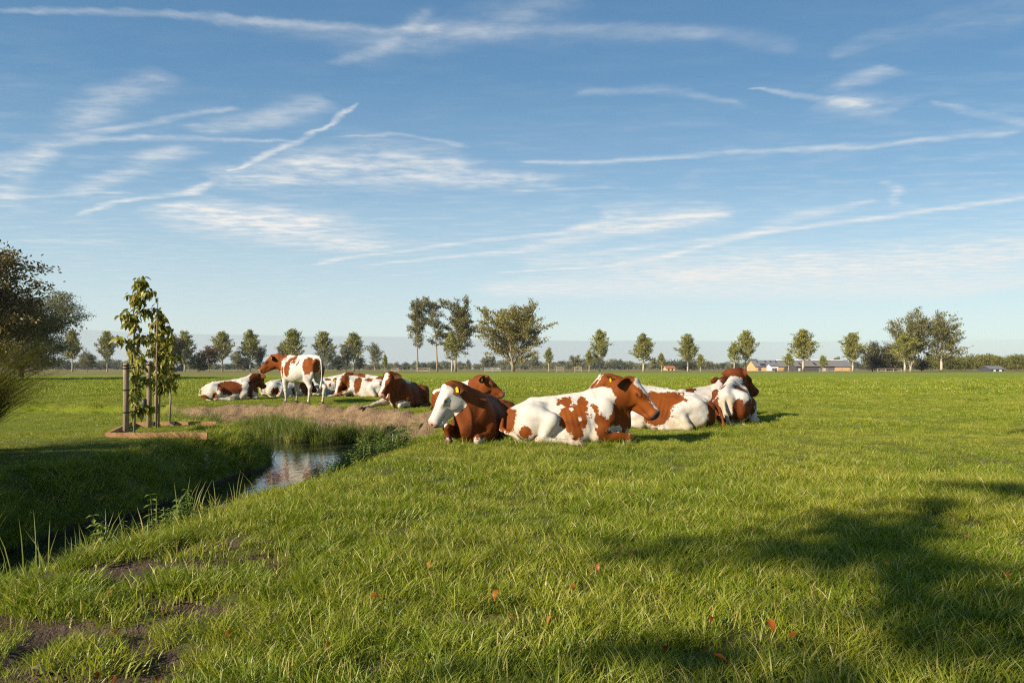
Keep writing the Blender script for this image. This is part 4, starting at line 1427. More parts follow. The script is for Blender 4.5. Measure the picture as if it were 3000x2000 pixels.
def make_cow(label, loc, heading, scale=1.0, pose='lie', side=-1, neck=(0, 44, .53), head=(0, 49, 0),
             patches=(), base='w', tone=0.0, blaze=.035, blaze_len=1.0, white_face=False, brown_ears=True, dark_nose=0.3,
             tags=(), front=('fold', 'fold'), h=0.014, tail='side', group='cattle herd', cat='cow', hind=None, name='cow', ear_up=0.0):
    """Cow in its own frame: x forward, y to its left, z up. side = the flank its hind legs stick out of when it lies."""
    r = math.radians
    s = side
    hooves = []          # (toe position, heel position, radius)
    if pose == 'lie':
        Fd = Field((-1.16, -.74, -.03), (1.62, .74, 1.25), h)
        Fd.trunk([(-.84, 0, .27, .15, .13, .2), (-.72, 0, .285, .235, .215, .28), (-.50, 0, .295, .285, .285, .36), (-.25, 0, .305, .300, .315, .40),
                  (.02, 0, .320, .318, .335, .42), (.25, 0, .335, .330, .325, .44), (.45, 0, .350, .335, .285, .46), (.60, 0, .37, .30, .215, .42), (.70, 0, .37, .24, .13, .3), (.77, 0, .36, .17, .07, .2)])
        for sd in (1, -1): Fd.ell((.58, sd * .155, .36), (.08, .07, .12), .06)      # points of the shoulder
        Fd.ell((-.46, .175, .52), (.11, .055, .05), .10); Fd.ell((-.46, -.175, .52), (.11, .055, .05), .10)      # hip bones
        Fd.chain([(-.76, 0, .43), (-.5, 0, .565), (-.2, 0, .605), (.1, 0, .635), (.36, 0, .680), (.5, 0, .66)], [.045, .05, .05, .05, .055, .07], .06)   # spine
        Fd.ell((-.76, .09, .39), (.06, .05, .05), .05); Fd.ell((-.76, -.09, .39), (.06, .05, .05), .05)              # pin bones
        # upper hind leg, thrust forward on this side
        Fd.ell((-.50, s * .24, .30), (.26, .135, .235), .05, R=rot_yaw_pitch(0, r(-28)))
        Fd.cone((-.52, s * .25, .42), (-.25, s * .335, .33), .12, .105, .05)
        Fd.cone((-.25, s * .335, .33), (-.38, s * .40, .085), .105, .06, .045)
        Fd.ell((-.40, s * .40, .075), (.075, .05, .06), .03)
        Fd.cone((-.38, s * .40, .075), (.02, s * .44, .052), .050, .037, .03)
        Fd.cone((.02, s * .44, .052), (.10, s * .44, .045), .046, .040, .02)
        hooves.append(((.205, s * .44, .028), (.10, s * .44, .045), .042))
        # the other hind leg lies tucked under
        Fd.cone((-.45, -s * .20, .22), (-.12, -s * .22, .12), .14, .09, .05)
        Fd.cone((-.12, s * .20, .06), (.12, s * .30, .05), .05, .04, .03)
        # belly spread
        Fd.ell((-.02, s * .10, .14), (.44, .28, .15), .08)
        # fore legs
        for sd, mode in zip((s, -s), front):
            Fd.ell((.43, sd * .185, .36), (.17, .10, .27), .06, R=rot_yaw_pitch(0, r(22)))
            if mode == 'fold':
                Fd.cone((.46, sd * .225, .24), (.36, sd * .245, .13), .115, .085, .05)
                Fd.cone((.36, sd * .245, .125), (.80, sd * .19, .095), .088, .056, .035)
                Fd.ell((.81, sd * .19, .092), (.058, .052, .066), .025)
                Fd.cone((.80, sd * .185, .06), (.52, sd * .13, .045), .044, .036, .02)
                hooves.append(((.40, sd * .115, .040), (.52, sd * .13, .045), .040))
            elif mode == 'knee':           # knee raised, cannon down in front
                Fd.cone((.46, sd * .225, .24), (.52, sd * .25, .14), .115, .085, .05)
                Fd.cone((.50, sd * .25, .14), (.86, sd * .25, .25), .085, .055, .035)
                Fd.cone((.86, sd * .25, .25), (.84, sd * .22, .06), .050, .036, .02)
                hooves.append(((.96, sd * .22, .03), (.84, sd * .22, .06), .042))
            elif mode == 'out':            # stretched forward and outwards
                Fd.cone((.46, sd * .225, .26), (.66, sd * .34, .16), .115, .080, .05)
                Fd.cone((.66, sd * .34, .16), (.98, sd * .50, .085), .078, .050, .03)
                Fd.cone((.98, sd * .50, .085), (1.20, sd * .60, .045), .044, .036, .02)
                hooves.append(((1.33, sd * .66, .028), (1.22, sd * .61, .045), .042))
        S = np.array([.50, 0, .50]); rs = .235
        breast = np.array([.78, 0, .24])
        Fd.ell((.66, 0, .22), (.15, .12, .20), .07)
        if tail == 'side':
            tp = [(-.80, 0, .44), (-.90, s * .02, .34), (-.92, s * .10, .20), (-.84, s * .20, .165), (-.74, s * .27, .13), (-.66, s * .36, .05), (-.54, s * .46, .028)]
        else:
            tp = [(-.80, 0, .44), (-.91, 0, .36), (-.97, s * .03, .22), (-.98, s * .08, .08), (-.96, s * .18, .03), (-.88, s * .3, .025)]
        Fd.chain(tp, [.036, .030, .026, .024, .024, .030, .018], .02)
    else:
        Fd = Field((-1.10, -.5, -.03), (1.75, .6, 1.70), h)
        z0 = .62
        Fd.trunk([(-.80, 0, 1.12, .18, .15, .15), (-.68, 0, 1.10, .24, .225, .22), (-.45, 0, 1.06, .29, .27, .34), (-.2, 0, .99, .345, .315, .42),
                  (.05, 0, .965, .365, .335, .44), (.3, 0, .965, .355, .30, .46), (.5, 0, .99, .325, .245, .46), (.66, 0, 1.02, .25, .18, .3), (.74, 0, 1.02, .17, .12, .2)])
        Fd.ell((-.48, .19, 1.275), (.12, .055, .05), .10); Fd.ell((-.48, -.19, 1.275), (.12, .055, .05), .10)
        Fd.chain([(-.84, 0, 1.30), (-.5, 0, 1.345), (-.1, 0, 1.325), (.3, 0, 1.315), (.48, 0, 1.33)], [.04, .05, .05, .05, .06], .06)
        Fd.ell((-.80, .10, 1.20), (.06, .05, .06), .05); Fd.ell((-.80, -.10, 1.20), (.06, .05, .06), .05)
        Fd.ell((-.24, 0, .69), (.15, .11, .07), .10)             # small udder / flank
        hl = hind or (-.03, -.10)
        for sd, hx in ((1, hl[0]), (-1, hl[1])):
            Fd.ell((-.60, sd * .155, .98), (.21, .115, .30), .06, R=rot_yaw_pitch(0, r(10)))
            Fd.cone((-.56, sd * .165, .86), (-.56 + hx * .3, sd * .165, .70), .135, .10, .05)
            Fd.cone((-.56 + hx * .3, sd * .165, .72), (-.75 + hx, sd * .155, .50), .10, .058, .05)
            Fd.ell((-.765 + hx, sd * .155, .49), (.055, .04, .075), .03)
            Fd.cone((-.75 + hx, sd * .155, .49), (-.69 + hx, sd * .15, .14), .046, .036, .02)
            Fd.ell((-.68 + hx, sd * .15, .125), (.046, .044, .05), .02)
            hooves.append(((-.575 + hx, sd * .15, .028), (-.675 + hx, sd * .15, .055), .056))
        for sd, fx in ((1, .04), (-1, -.06)):
            Fd.ell((.46, sd * .17, 1.00), (.15, .10, .29), .06, R=rot_yaw_pitch(0, r(14)))
            Fd.cone((.44 + fx * .3, sd * .17, .84), (.42 + fx, sd * .16, .64), .105, .075, .05)
            Fd.cone((.42 + fx, sd * .16, .64), (.43 + fx, sd * .145, .42), .075, .05, .03)
            Fd.ell((.435 + fx, sd * .145, .40), (.052, .048, .065), .025)
            Fd.cone((.43 + fx, sd * .145, .40), (.42 + fx, sd * .14, .13), .042, .034, .02)
            Fd.ell((.43 + fx, sd * .14, .12), (.044, .043, .048), .02)
            hooves.append(((.535 + fx, sd * .14, .028), (.435 + fx, sd * .14, .055), .056))
        S = np.array([.52, 0, 1.08]); rs = .215
        breast = np.array([.72, 0, .84])
        Fd.ell((.60, 0, .88), (.15, .15, .18), .07)
        Fd.chain([(-.84, 0, 1.31), (-.93, 0, 1.22), (-.95, 0, 1.0), (-.945, 0, .7), (-.93, .02, .52), (-.92, .03, .42)], [.036, .026, .020, .018, .032, .012], .02)
    # neck
    ny, ne, nl = r(neck[0]), r(neck[1]), neck[2]
    nd = np.array([math.cos(ne) * math.cos(ny), math.cos(ne) * math.sin(ny), math.sin(ne)])
    poll = S + nd * nl
    lat = np.cross(nd, [0, 0, 1.0]); lat /= np.linalg.norm(lat)
    mid = S + nd * nl * .52 + np.array([.02, 0, .012])
    hy, hp, hr = r(head[0] + neck[0]), r(head[1]), r(head[2])
    R = rot_yaw_pitch(hy, hp, hr)
    HS = 1.15
    HV3 = np.array([HS * .90, HS * 1.03, HS])          # head: length, breadth, depth
    H = lambda x, y, z: poll + R @ (np.array([x, y, z]) * HV3)
    Fd.cone(S + np.array([-.06, 0, -.02]), mid, rs + .015, .190, .07, flat=lat, fac=.70)
    Fd.cone(mid, H(-.015, 0, -.10), .190, .140, .06, flat=lat, fac=.72)
    Fd.cone(mid + np.array([0, 0, -.07]), H(.05, 0, -.19), .15, .085, .06, flat=lat, fac=.60)
    Fd.cone(mid + np.array([.03, 0, -.15]), breast, .075, .09, .06, flat=lat, fac=.5)                      # dewlap
    # head (all sizes times HS)
    def HE(c, rr, k, sub=False): Fd.ell(H(*c), np.array(rr) * HV3, k, R=R, sub=sub)
    def HC(a, b, ra, rb, k, fac): Fd.cone(H(*a), H(*b), ra * HS, rb * HS, k, flat=R[:, 1], fac=fac)
    HE((.050, 0, -.100), (.125, .108, .118), .04)
    HE((.145, 0, -.060), (.155, .118, .066), .035)
    HC((.12, 0, -.105), (.44, 0, -.096), .110, .072, .03, .88)
    HC((.085, 0, -.225), (.43, 0, -.150), .098, .054, .03, .66)
    for sd in (1, -1):
        HE((.110, sd * .062, -.175), (.120, .045, .120), .03)
        HE((.165, sd * .108, -.056), (.050, .018, .028), .022)        # brow
    HE((.480, 0, -.104), (.062, .088, .078), .03)                       # muzzle
    HE((.44, 0, -.176), (.058, .056, .034), .02)                        # chin
    HE((-.005, 0, -.012), (.055, .075, .05), .03)                       # poll
    for sd in (1, -1):
        HE((.532, sd * .052, -.080), (.024, .015, .014), .012, True)    # nostrils
        HE((.168, sd * .128, -.072), (.024, .014, .018), .02, True)     # eye sockets
    V, Q = Fd.skin()
    nb = len(V)
    ears_v, ears_f, inner = [], [], [np.zeros(nb)]
    off = nb
    earinfo = {}
    for sd in (1, -1):
        yd = np.array([math.cos(hy), math.sin(hy), 0.0]); ld = np.array([-math.sin(hy), math.cos(hy), 0.0])
        out = R @ np.array([-.10, sd * .5, .0]) + sd * ld * .6 - yd * .50 + np.array([0, 0, .02 + ear_up])
        fw = yd * .75 + sd * ld * .75 + np.array([0, 0, -.15])
        v, f, inn, m_, o_, f_, s_ = ear_mesh(H(-.012, sd * .092, -.062), out, fw, .25, .086)
        ears_v.append(v); ears_f.append(f + off); inner.append(inn); off += len(v)
        earinfo[sd] = (m_, o_, f_, s_)
    VV = np.concatenate([V] + ears_v)
    QQ = np.concatenate([Q] + ears_f)
    inn = np.concatenate(inner)
    # ribs, folds and unevenness of the hide
    if True:
        e1 = VV[QQ[:, 2]] - VV[QQ[:, 0]]; e2 = VV[QQ[:, 3]] - VV[QQ[:, 1]]
        fn = np.cross(e1, e2)
        vn = np.zeros_like(VV)
        for j in range(4): np.add.at(vn, QQ[:, j], fn)
        vn /= np.linalg.norm(vn, axis=1, keepdims=True) + 1e-12
        seed_ = int(abs(loc[0] * 37 + loc[1] * 11))
        bodyz = .32 if pose == 'lie' else .98
        side_ = sstep(.14, .24, np.abs(VV[:, 1])) * np.exp(-((VV[:, 2] - bodyz) / .2) ** 2)
        ribs = np.sin((VV[:, 0] + .25 * (VV[:, 2] - bodyz)) * 2 * math.pi / .072) * sstep(-.22, -.05, VV[:, 0]) * sstep(.42, .25, VV[:, 0]) * side_ * .0022
        fold = np.sin((VV[:, 0] * .8 - VV[:, 2] * .55) * 2 * math.pi / .06 + 3 * vnoise(VV[:, 0] * 5, VV[:, 2] * 5, VV[:, 1] * 5, seed_)) * .0045 * sstep(.48, .58, VV[:, 0]) * sstep(-.02, -.16, ((VV - poll) @ R)[:, 0]) * (np.abs(VV[:, 1]) > .05) * sstep(bodyz - .10, bodyz + .04, VV[:, 2]) * .8
        lump = .011 * vnoise(VV[:, 0] * 6, VV[:, 1] * 6, VV[:, 2] * 6, seed_) + .005 * vnoise(VV[:, 0] * 15, VV[:, 1] * 15, VV[:, 2] * 15, seed_ + 5)
        damp = np.where(np.linalg.norm(VV - poll, axis=1) < .62, .35, 1.0)
        VV = VV - np.where(np.arange(len(VV)) < nb, 1, 0)[:, None] * vn * (ribs + fold + lump * damp)[:, None] * NSIGN
    # coat: brown/white field in the cow's own frame
    Fp = np.full(len(VV), 0.3 if base == 'b' else -0.3)
    for kind, c, rad in patches:
        c = np.asarray(c, float); rad = np.asarray(rad, float)
        q = (VV - c) / rad
        g = (1 - np.sqrt((q ** 2).sum(1))) * min(rad.min(), .25)
        Fp = np.maximum(Fp, g) if kind == 'b' else np.minimum(Fp, -g)
    hl_ = (VV - poll) @ R / HV3                      # head coordinates
    hx, hyy, hz = hl_[:, 0], hl_[:, 1], hl_[:, 2]
    onhead = sstep(-.10, .02, hx + .4 * np.minimum(hz + .08, 0)) * (np.abs(hyy) < .3) * (hx < .62) * (hz > -.34)
    onhead = (onhead > .5) & (np.abs(hyy) < .155) & (hz > -.325 + .28 * np.maximum(0, hx - .09)) & (hx < .58)
    headf = np.full(len(VV), .2)
    if white_face:
        headf[:] = -.2
        headf = np.maximum(headf, .12 * (-.035 - hx) / .05) if brown_ears else headf
    elif blaze > 0:
        wd = blaze * (1 + .5 * np.clip(1 - np.abs(hx - .06) / .12, 0, 1) - .25 * np.clip((hx - .15) / .2, 0, 1))
        top = hz > (-.115 - .0 * hx)
        bl = np.where(top & (hx < .55 * blaze_len), wd - np.abs(hyy), -.2)
        headf = np.minimum(headf, -bl)
    earm = np.arange(len(VV)) >= nb
    if brown_ears: headf[earm] = .25
    Fp = np.where(onhead | earm, headf, Fp)
    pink = sstep(.470, .500, hx - .25 * np.maximum(0, -.11 - hz)) * (hz < .0) * (np.abs(hyy) < .12) * (hz > -.22) * (hx < .57)
    dark = np.where(earm, inn * .62, 0.0)
    nos = np.minimum(np.linalg.norm((hl_ - np.array([.532, .052, -.078])) / np.array([.022, .015, .014]), axis=1),
                     np.linalg.norm((hl_ - np.array([.532, -.052, -.078])) / np.array([.022, .015, .014]), axis=1))
    dark = np.maximum(dark, sstep(1.5, 1.0, nos))
    ey = np.minimum(np.linalg.norm((hl_ - np.array([.166, .112, -.070])) / np.array([.040, .06, .024]), axis=1), np.linalg.norm((hl_ - np.array([.166, -.112, -.070])) / np.array([.040, .06, .024]), axis=1))
    dark = np.maximum(dark, (.55 if not white_face else .3) * sstep(1.25, .8, ey))
    mouth = np.abs(hz + .150 - .10 * (hx - .43)) < .007
    dark = np.where(mouth & (hx > .33) & (hx < .6) & (np.abs(hyy) < .1), .7, dark)
    zz = VV[:, 2]
    dirt = sstep(.34, .05, zz) if pose == 'lie' else sstep(.62, .10, zz) * .8
    if pose == 'lie': dirt = np.maximum(dirt, .8 * sstep(-.62, -.82, VV[:, 0]))
    me = mesh_np(name + "_body", VV, QQ, M_COW, True,
                 dict(patch=Fp, pink=pink, dark=dark, dirt=dirt, tone=np.full(len(VV), tone), dk=np.full(len(VV), dark_nose)))
    root = empty(name, loc, heading)
    root.scale = (scale,) * 3
    tag(root, label, cat, group)
    obj("body", me, root)
    eb = MB()
    for sd in (1, -1):
        bm = bmesh.new(); bmesh.ops.create_uvsphere(bm, u_segments=12, v_segments=8, radius=.019)
        em = bpy.data.meshes.new("eye"); bm.to_mesh(em); bm.free(); em.materials.append(M_EYE)
        for p in em.polygons: p.use_smooth = True
        obj("eye", em, root, tuple(H(.166, sd * .103, -.070)))
    for (toe, heel, rad) in hooves:
        toe, heel = np.array(toe), np.array(heel)
        d = toe - heel; ln = np.linalg.norm(d); d /= ln
        b = MB()
        lt = np.cross(d, [0, 0, 1.0]); lt /= np.linalg.norm(lt)
        for q in (-1, 1):
            c0 = heel + lt * q * rad * .42
            b.tube([c0 - d * .01, c0 + d * ln * .45, c0 + d * ln * .85, c0 + d * ln], [rad * .78, rad * .74, rad * .5, rad * .2], 8)
        obj("hoof", b.mesh("hoof", M_HOOF), root)
    for sd in tags:
        m_, o_, f_, s_ = earinfo[sd]
        Rm = Matrix((tuple(f_), tuple(-np.cross(f_, [0, 0, 1.0]) / max(np.linalg.norm(np.cross(f_, [0, 0, 1.0])), 1e-6)), (0, 0, 1))).transposed()
        t = obj("ear_tag", TAG_ME, root, tuple(m_ + f_ * .016))
        t.rotation_euler = Rm.to_euler()
    return root

# ------------------------------------------------------------------ the herd
def herd():
    R = math.radians
    B_, W_ = 'b', 'w'
    any_y = 3.0

    def cow(label, x, y, hd, **kw):
        d = math.hypot(x, y)
        kw.setdefault('h', .0125 if d < 13.5 else (.016 if d < 19 else .02))
        z = ground_z(x, y)
        return make_cow(label, (x, y, z - .015), R(hd), group='red and white cows resting in the pasture', **kw)

    # main cow in profile, facing right
    cow("large red and white cow lying in full profile with a dark muzzle", .80, 9.72, 0, scale=1.03, side=-1, neck=(-6, 39, .56), head=(-20, 48, 0), dark_nose=.95, tone=.0, blaze=.05,
        patches=[(B_, (.78, 0, .62), (.36, any_y, .42)), (B_, (.55, -.2, .24), (.24, .3, .26)), (B_, (.34, -.26, .48), (.055, .3, .12)), (B_, (.62, -.25, .13), (.26, .14, .09)),
                 (W_, (.46, -.1, .62), (.17, .35, .17)), (W_, (.50, -.25, .47), (.085, .3, .11)), (W_, (.62, -.28, .21), (.13, .2, .045)), (W_, (.30, -.3, .22), (.045, .3, .35)),
                 (B_, (.04, -.28, .36), (.20, .22, .20)), (B_, (-.04, -.2, .58), (.14, .2, .065)), (B_, (.18, -.22, .54), (.075, .25, .13)), (B_, (.08, -.3, .20), (.09, .3, .12)),
                 (W_, (.075, -.1, .60), (.05, .14, .07)), (W_, (.13, -.33, .34), (.014, .1, .02)), (W_, (.03, -.33, .48), (.02, .1, .02)),
                 (B_, (-.84, -.06, .33), (.155, .30, .19)), (B_, (-.60, -.36, .17), (.09, .09, .09)), (B_, (-.50, -.38, .09), (.10, .06, .05))])
    # white-faced dark brown cow looking left
    cow("dark red-brown cow with a broad white face and yellow ear tag, chest towards the ditch", -.42, 10.15, -106, scale=1.0, side=1, neck=(-40, 34, .54), head=(-14, 60, 0), base='b', white_face=True, tone=.42, dark_nose=.12,
        tags=(1,), front=('fold', 'knee'), patches=[(W_, (.80, .19, .06), (.12, .1, .045)), (W_, (.52, -.25, .04), (.5, .12, .05)), (W_, (.9, -.22, .03), (.2, .15, .06))])
    # cow behind it, facing right
    cow("red cow with a cream saddle lying behind the white-faced cow", -1.30, 16.7, -52, scale=1.05, side=-1, neck=(20, 36, .56), head=(28, 38, 0), tags=(-1,), tone=.12, blaze=.032, dark_nose=.3, base='b',
        patches=[(W_, (.30, 0, .66), (.24, .40, .16)), (W_, (.22, -.25, .48), (.09, .2, .22)), (W_, (-.55, 0, .50), (.24, .5, .10)), (W_, (.7, 0, .2), (.2, .2, .22))])
    # pair behind the main cow, facing left
    cow("red cow with white hip and brown tail lying behind the main cow, facing away left", 2.66, 12.1, 170, scale=1.06, side=1, neck=(-4, 38, .60), head=(8, 46, 0), tags=(1,), tone=.10, blaze=.03, tail='back',
        patches=[(B_, (-.02, .1, .44), (.40, .5, .25)), (B_, (.75, 0, .62), (.42, any_y, .4)), (B_, (-.86, .05, .24), (.20, .40, .32)), (B_, (.10, .3, .22), (.2, .25, .12)),
                 (W_, (.0, 0, .655), (.55, .1, .05)), (W_, (.55, .25, .2), (.16, .2, .22)), (W_, (-.30, .36, .30), (.16, .12, .24))])
    cow("mostly hidden red and white cow lying behind the red one with white hip", 3.05, 15.8, 166, scale=1.06, side=1, neck=(0, 40, .58), head=(5, 42, 0), tone=.10, blaze=.05, h=.018,
        patches=[(B_, (.72, 0, .66), (.34, any_y, .4)), (B_, (-.45, .0, .52), (.14, .3, .1))])
    # right-hand pair
    cow("white-bodied cow with dark brown head and two ear tags, seen from behind", 4.10, 14.85, 20, scale=1.02, side=-1, neck=(42, 40, .54), head=(24, 42, 0), tags=(1, -1), tone=.85, blaze=.03,
        patches=[(B_, (.78, 0, .62), (.30, any_y, .38)), (B_, (-.42, -.22, .44), (.16, .2, .14)), (B_, (-.30, 0, .62), (.14, .2, .05))])
    cow("brown and white cow lying with its rump towards the viewer, head turned to the right", 4.33, 13.55, 66, scale=1.16, side=-1, neck=(-12, 42, .58), head=(-30, 40, 0), tags=(-1,), tone=.62, blaze=.035, tail='back',
        patches=[(B_, (.78, 0, .62), (.36, any_y, .42)), (B_, (-.30, .26, .36), (.36, .12, .26)), (B_, (.06, 0, .56), (.28, .4, .09)), (B_, (-.30, -.33, .36), (.26, .12, .20)), (B_, (-.80, .20, .16), (.16, .12, .2)),
                 (B_, (-.84, -.06, .12), (.10, .07, .10)), (B_, (-.66, .27, .24), (.2, .16, .2)), (B_, (-.60, -.34, .26), (.2, .14, .14)), (B_, (-.48, .20, .42), (.24, .13, .17)), (B_, (-.80, .14, .26), (.14, .08, .22)), (B_, (-.74, -.20, .24), (.16, .10, .20)), (W_, (-.54, -.03, .54), (.22, .15, .10)), (W_, (-.84, -.03, .34), (.12, .07, .2)), (W_, (.44, 0, .72), (.12, .3, .08))])
    # left group
    cow("chestnut cow with a white shoulder lying near the worn bank, head turned away", -9.45, 22.9, 20, scale=1.03, side=-1, neck=(24, 40, .52), head=(40, 36, 0), tags=(1, -1), tone=.70, blaze=.02,
        patches=[(B_, (-.02, -.05, .40), (.42, .6, .24)), (B_, (.84, 0, .62), (.28, any_y, .36)), (B_, (.62, -.22, .25), (.09, .2, .2)), (B_, (-.78, -.25, .12), (.16, .2, .1)), (B_, (-.42, -.3, .16), (.10, .2, .12))])
    cow("red and white cow standing on the brink of the worn bank", -6.50, 20.95, 143, scale=1.10, pose='stand', side=1, neck=(20, 26, .64), head=(10, 40, 0), tags=(1,), tone=.14, blaze=.0, hind=(.10, -.12),
        patches=[(B_, (.92, 0, 1.15), (.44, any_y, .42)), (B_, (.70, .1, .82), (.14, .3, .22)), (B_, (.20, .30, 1.00), (.17, .25, .22)), (B_, (.24, .2, 1.20), (.13, .3, .17)), (B_, (.10, .1, 1.30), (.14, .25, .07)), (B_, (.02, .3, 1.24), (.06, .2, .09)),
                 (B_, (-.06, .30, 1.18), (.035, .2, .06)), (B_, (-.24, .3, 1.19), (.03, .2, .08)), (B_, (-.64, .2, 1.08), (.19, .15, .25)), (B_, (-.80, .08, 1.04), (.14, .12, .24)), (B_, (-.72, -.2, 1.00), (.22, .14, .28)), (B_, (.44, .26, .94), (.06, .2, .14)), (W_, (.88, 0, .86), (.09, .2, .07))])
    cow("small white cow with brown flank spots lying behind the standing cow's forelegs", -8.3, 25.0, 40, scale=1.02, side=-1, neck=(10, 20, .48), head=(0, 50, 0), tone=.55, blaze=.03,
        patches=[(B_, (.74, 0, .5), (.36, any_y, .42)), (B_, (-.50, -.3, .24), (.16, .2, .13)), (B_, (-.1, -.1, .58), (.14, .2, .07)), (B_, (.2, -.3, .25), (.1, .2, .15))])
    cow("mostly white cow with a few small brown spots lying behind the standing cow", -7.22, 26.6, 12, scale=1.08, side=-1, neck=(22, 34, .52), head=(26, 40, 0), tone=.40, blaze=.0,
        patches=[(B_, (.86, 0, .68), (.26, any_y, .26)), (B_, (-.02, -.33, .36), (.07, .2, .08)), (B_, (.14, -.33, .40), (.06, .2, .08)), (B_, (.05, -.1, .60), (.10, .3, .04)), (B_, (.5, -.25, .2), (.1, .2, .1))])
    cow("red and white cow lying with its lowered white-striped face to the viewer", -5.42, 25.4, 178, scale=1.06, side=1, neck=(38, 14, .50), head=(38, 62, 0), tags=(-1,), tone=.30, blaze=.05, front=('out', 'fold'),
        patches=[(B_, (.70, .1, .45), (.20, .5, .34)), (B_, (.24, .1, .42), (.14, .5, .30)), (B_, (-.10, 0, .60), (.14, .3, .06)), (B_, (-.60, .1, .46), (.14, .3, .10)), (B_, (-.82, .1, .22), (.14, .3, .12))])
    cow("brown and white cow mostly hidden behind the one with the lowered face", -5.55, 28.2, 172, scale=1.08, side=1, neck=(0, 20, .45), head=(0, 50, 0), tone=.55, blaze=.03,
        patches=[(B_, (-.15, 0, .55), (.20, .5, .16)), (B_, (-.62, 0, .46), (.22, .5, .16)), (B_, (.7, 0, .5), (.3, any_y, .4))])
    cow("chestnut cow with a white blaze and one white foreleg stretched out on the bank", -2.88, 18.7, -106, scale=1.08, side=1, neck=(-16, 40, .52), head=(-6, 58, 0), tone=.45, blaze=.045, dark_nose=.05, base='b', front=('fold', 'out'),
        patches=[(W_, (.66, .20, .09), (.34, .15, .12)), (W_, (.80, -.40, .14), (.60, .30, .14)), (W_, (.66, -.10, .14), (.2, .14, .15)), (W_, (.05, .0, .66), (.22, .16, .08)), (B_, (.66, -.16, .34), (.2, .16, .16)), (W_, (.56, -.26, .44), (.14, .1, .2))])


herd()

# ------------------------------------------------------------------ garden: fruit trees, frame, added shadow caster, ornamental grass
M_STAKE = bark_mat("stake_wood", (0.20, 0.145, 0.095), (0.36, 0.27, 0.185), 9.0)
M_PLANK = bark_mat("plank_wood", (0.30, 0.155, 0.070), (0.44, 0.25, 0.12), 5.0)
M_BLACK = plain_mat("black_rubber", (0.018, 0.018, 0.02), .6, .3)
M_CANE = plain_mat("cane", (0.24, 0.18, 0.12), .7, .2)


def leaf_mesh(name, mat, L=.13, W=.05, curl=.9, fold=.35):
    m = MB()
    n = 5
    v = []
    for i in range(n + 1):
        t = i / n
        a = curl * t
        cx = L * math.sin(a) / max(curl, .01); cz = -L * (1 - math.cos(a)) / max(curl, .01)
        w = W * .5 * math.sin(math.pi * min(1, .06 + .94 * t) ** .8) if t < 1 else .0006
        w = max(w, .0012)
        v += [(cx, -w, cz + w * fold), (cx, 0, cz), (cx, w, cz + w * fold)]
    f = []
    for i in range(n):
        for j in (0, 1):
            a = 3 * i + j
            f.append([a, a + 3, a + 4, a + 1])
    m.add(v, f4=f)
    return m.mesh(name, mat, True)


def fruit_leaf_mat(name, a, b, c):
    n = NT(name)
    r = n.rnd()
    col = n.mix(n.smooth(r, .2, .8), a, b)
    col = n.mix(n.smooth(r, .86, .96, 0, .85), col, c)
    v = n.noise(n.objco(), 60, 3, .6)
    col = n.mix(n.math('MULTIPLY', n.smooth(v, .5, .8), .25), col, c)
    n.leaf(col, .34, .018, .4)
    return n.m


M_FRUIT = fruit_leaf_mat("fruit_leaf", (0.180, 0.195, 0.018), (0.430, 0.360, 0.066), (0.50, 0.38, 0.12))
_n = NT("fruit_leaf_mass"); _q = _n.noise(_n.objco(), 14, 3, .6)
_n.leaf(_n.mix(_n.smooth(_q, .35, .65), (0.110, 0.135, 0.013), (0.310, 0.265, 0.045)), .34, .018, .4); M_FRUIT2 = _n.m
FRUIT_LEAVES = [leaf_mesh("fruit_leaf", M_FRUIT, L, W, c) for L, W, c in ((.155, .056, .8), (.135, .052, 1.2), (.17, .060, 1.0), (.12, .050, .5))]


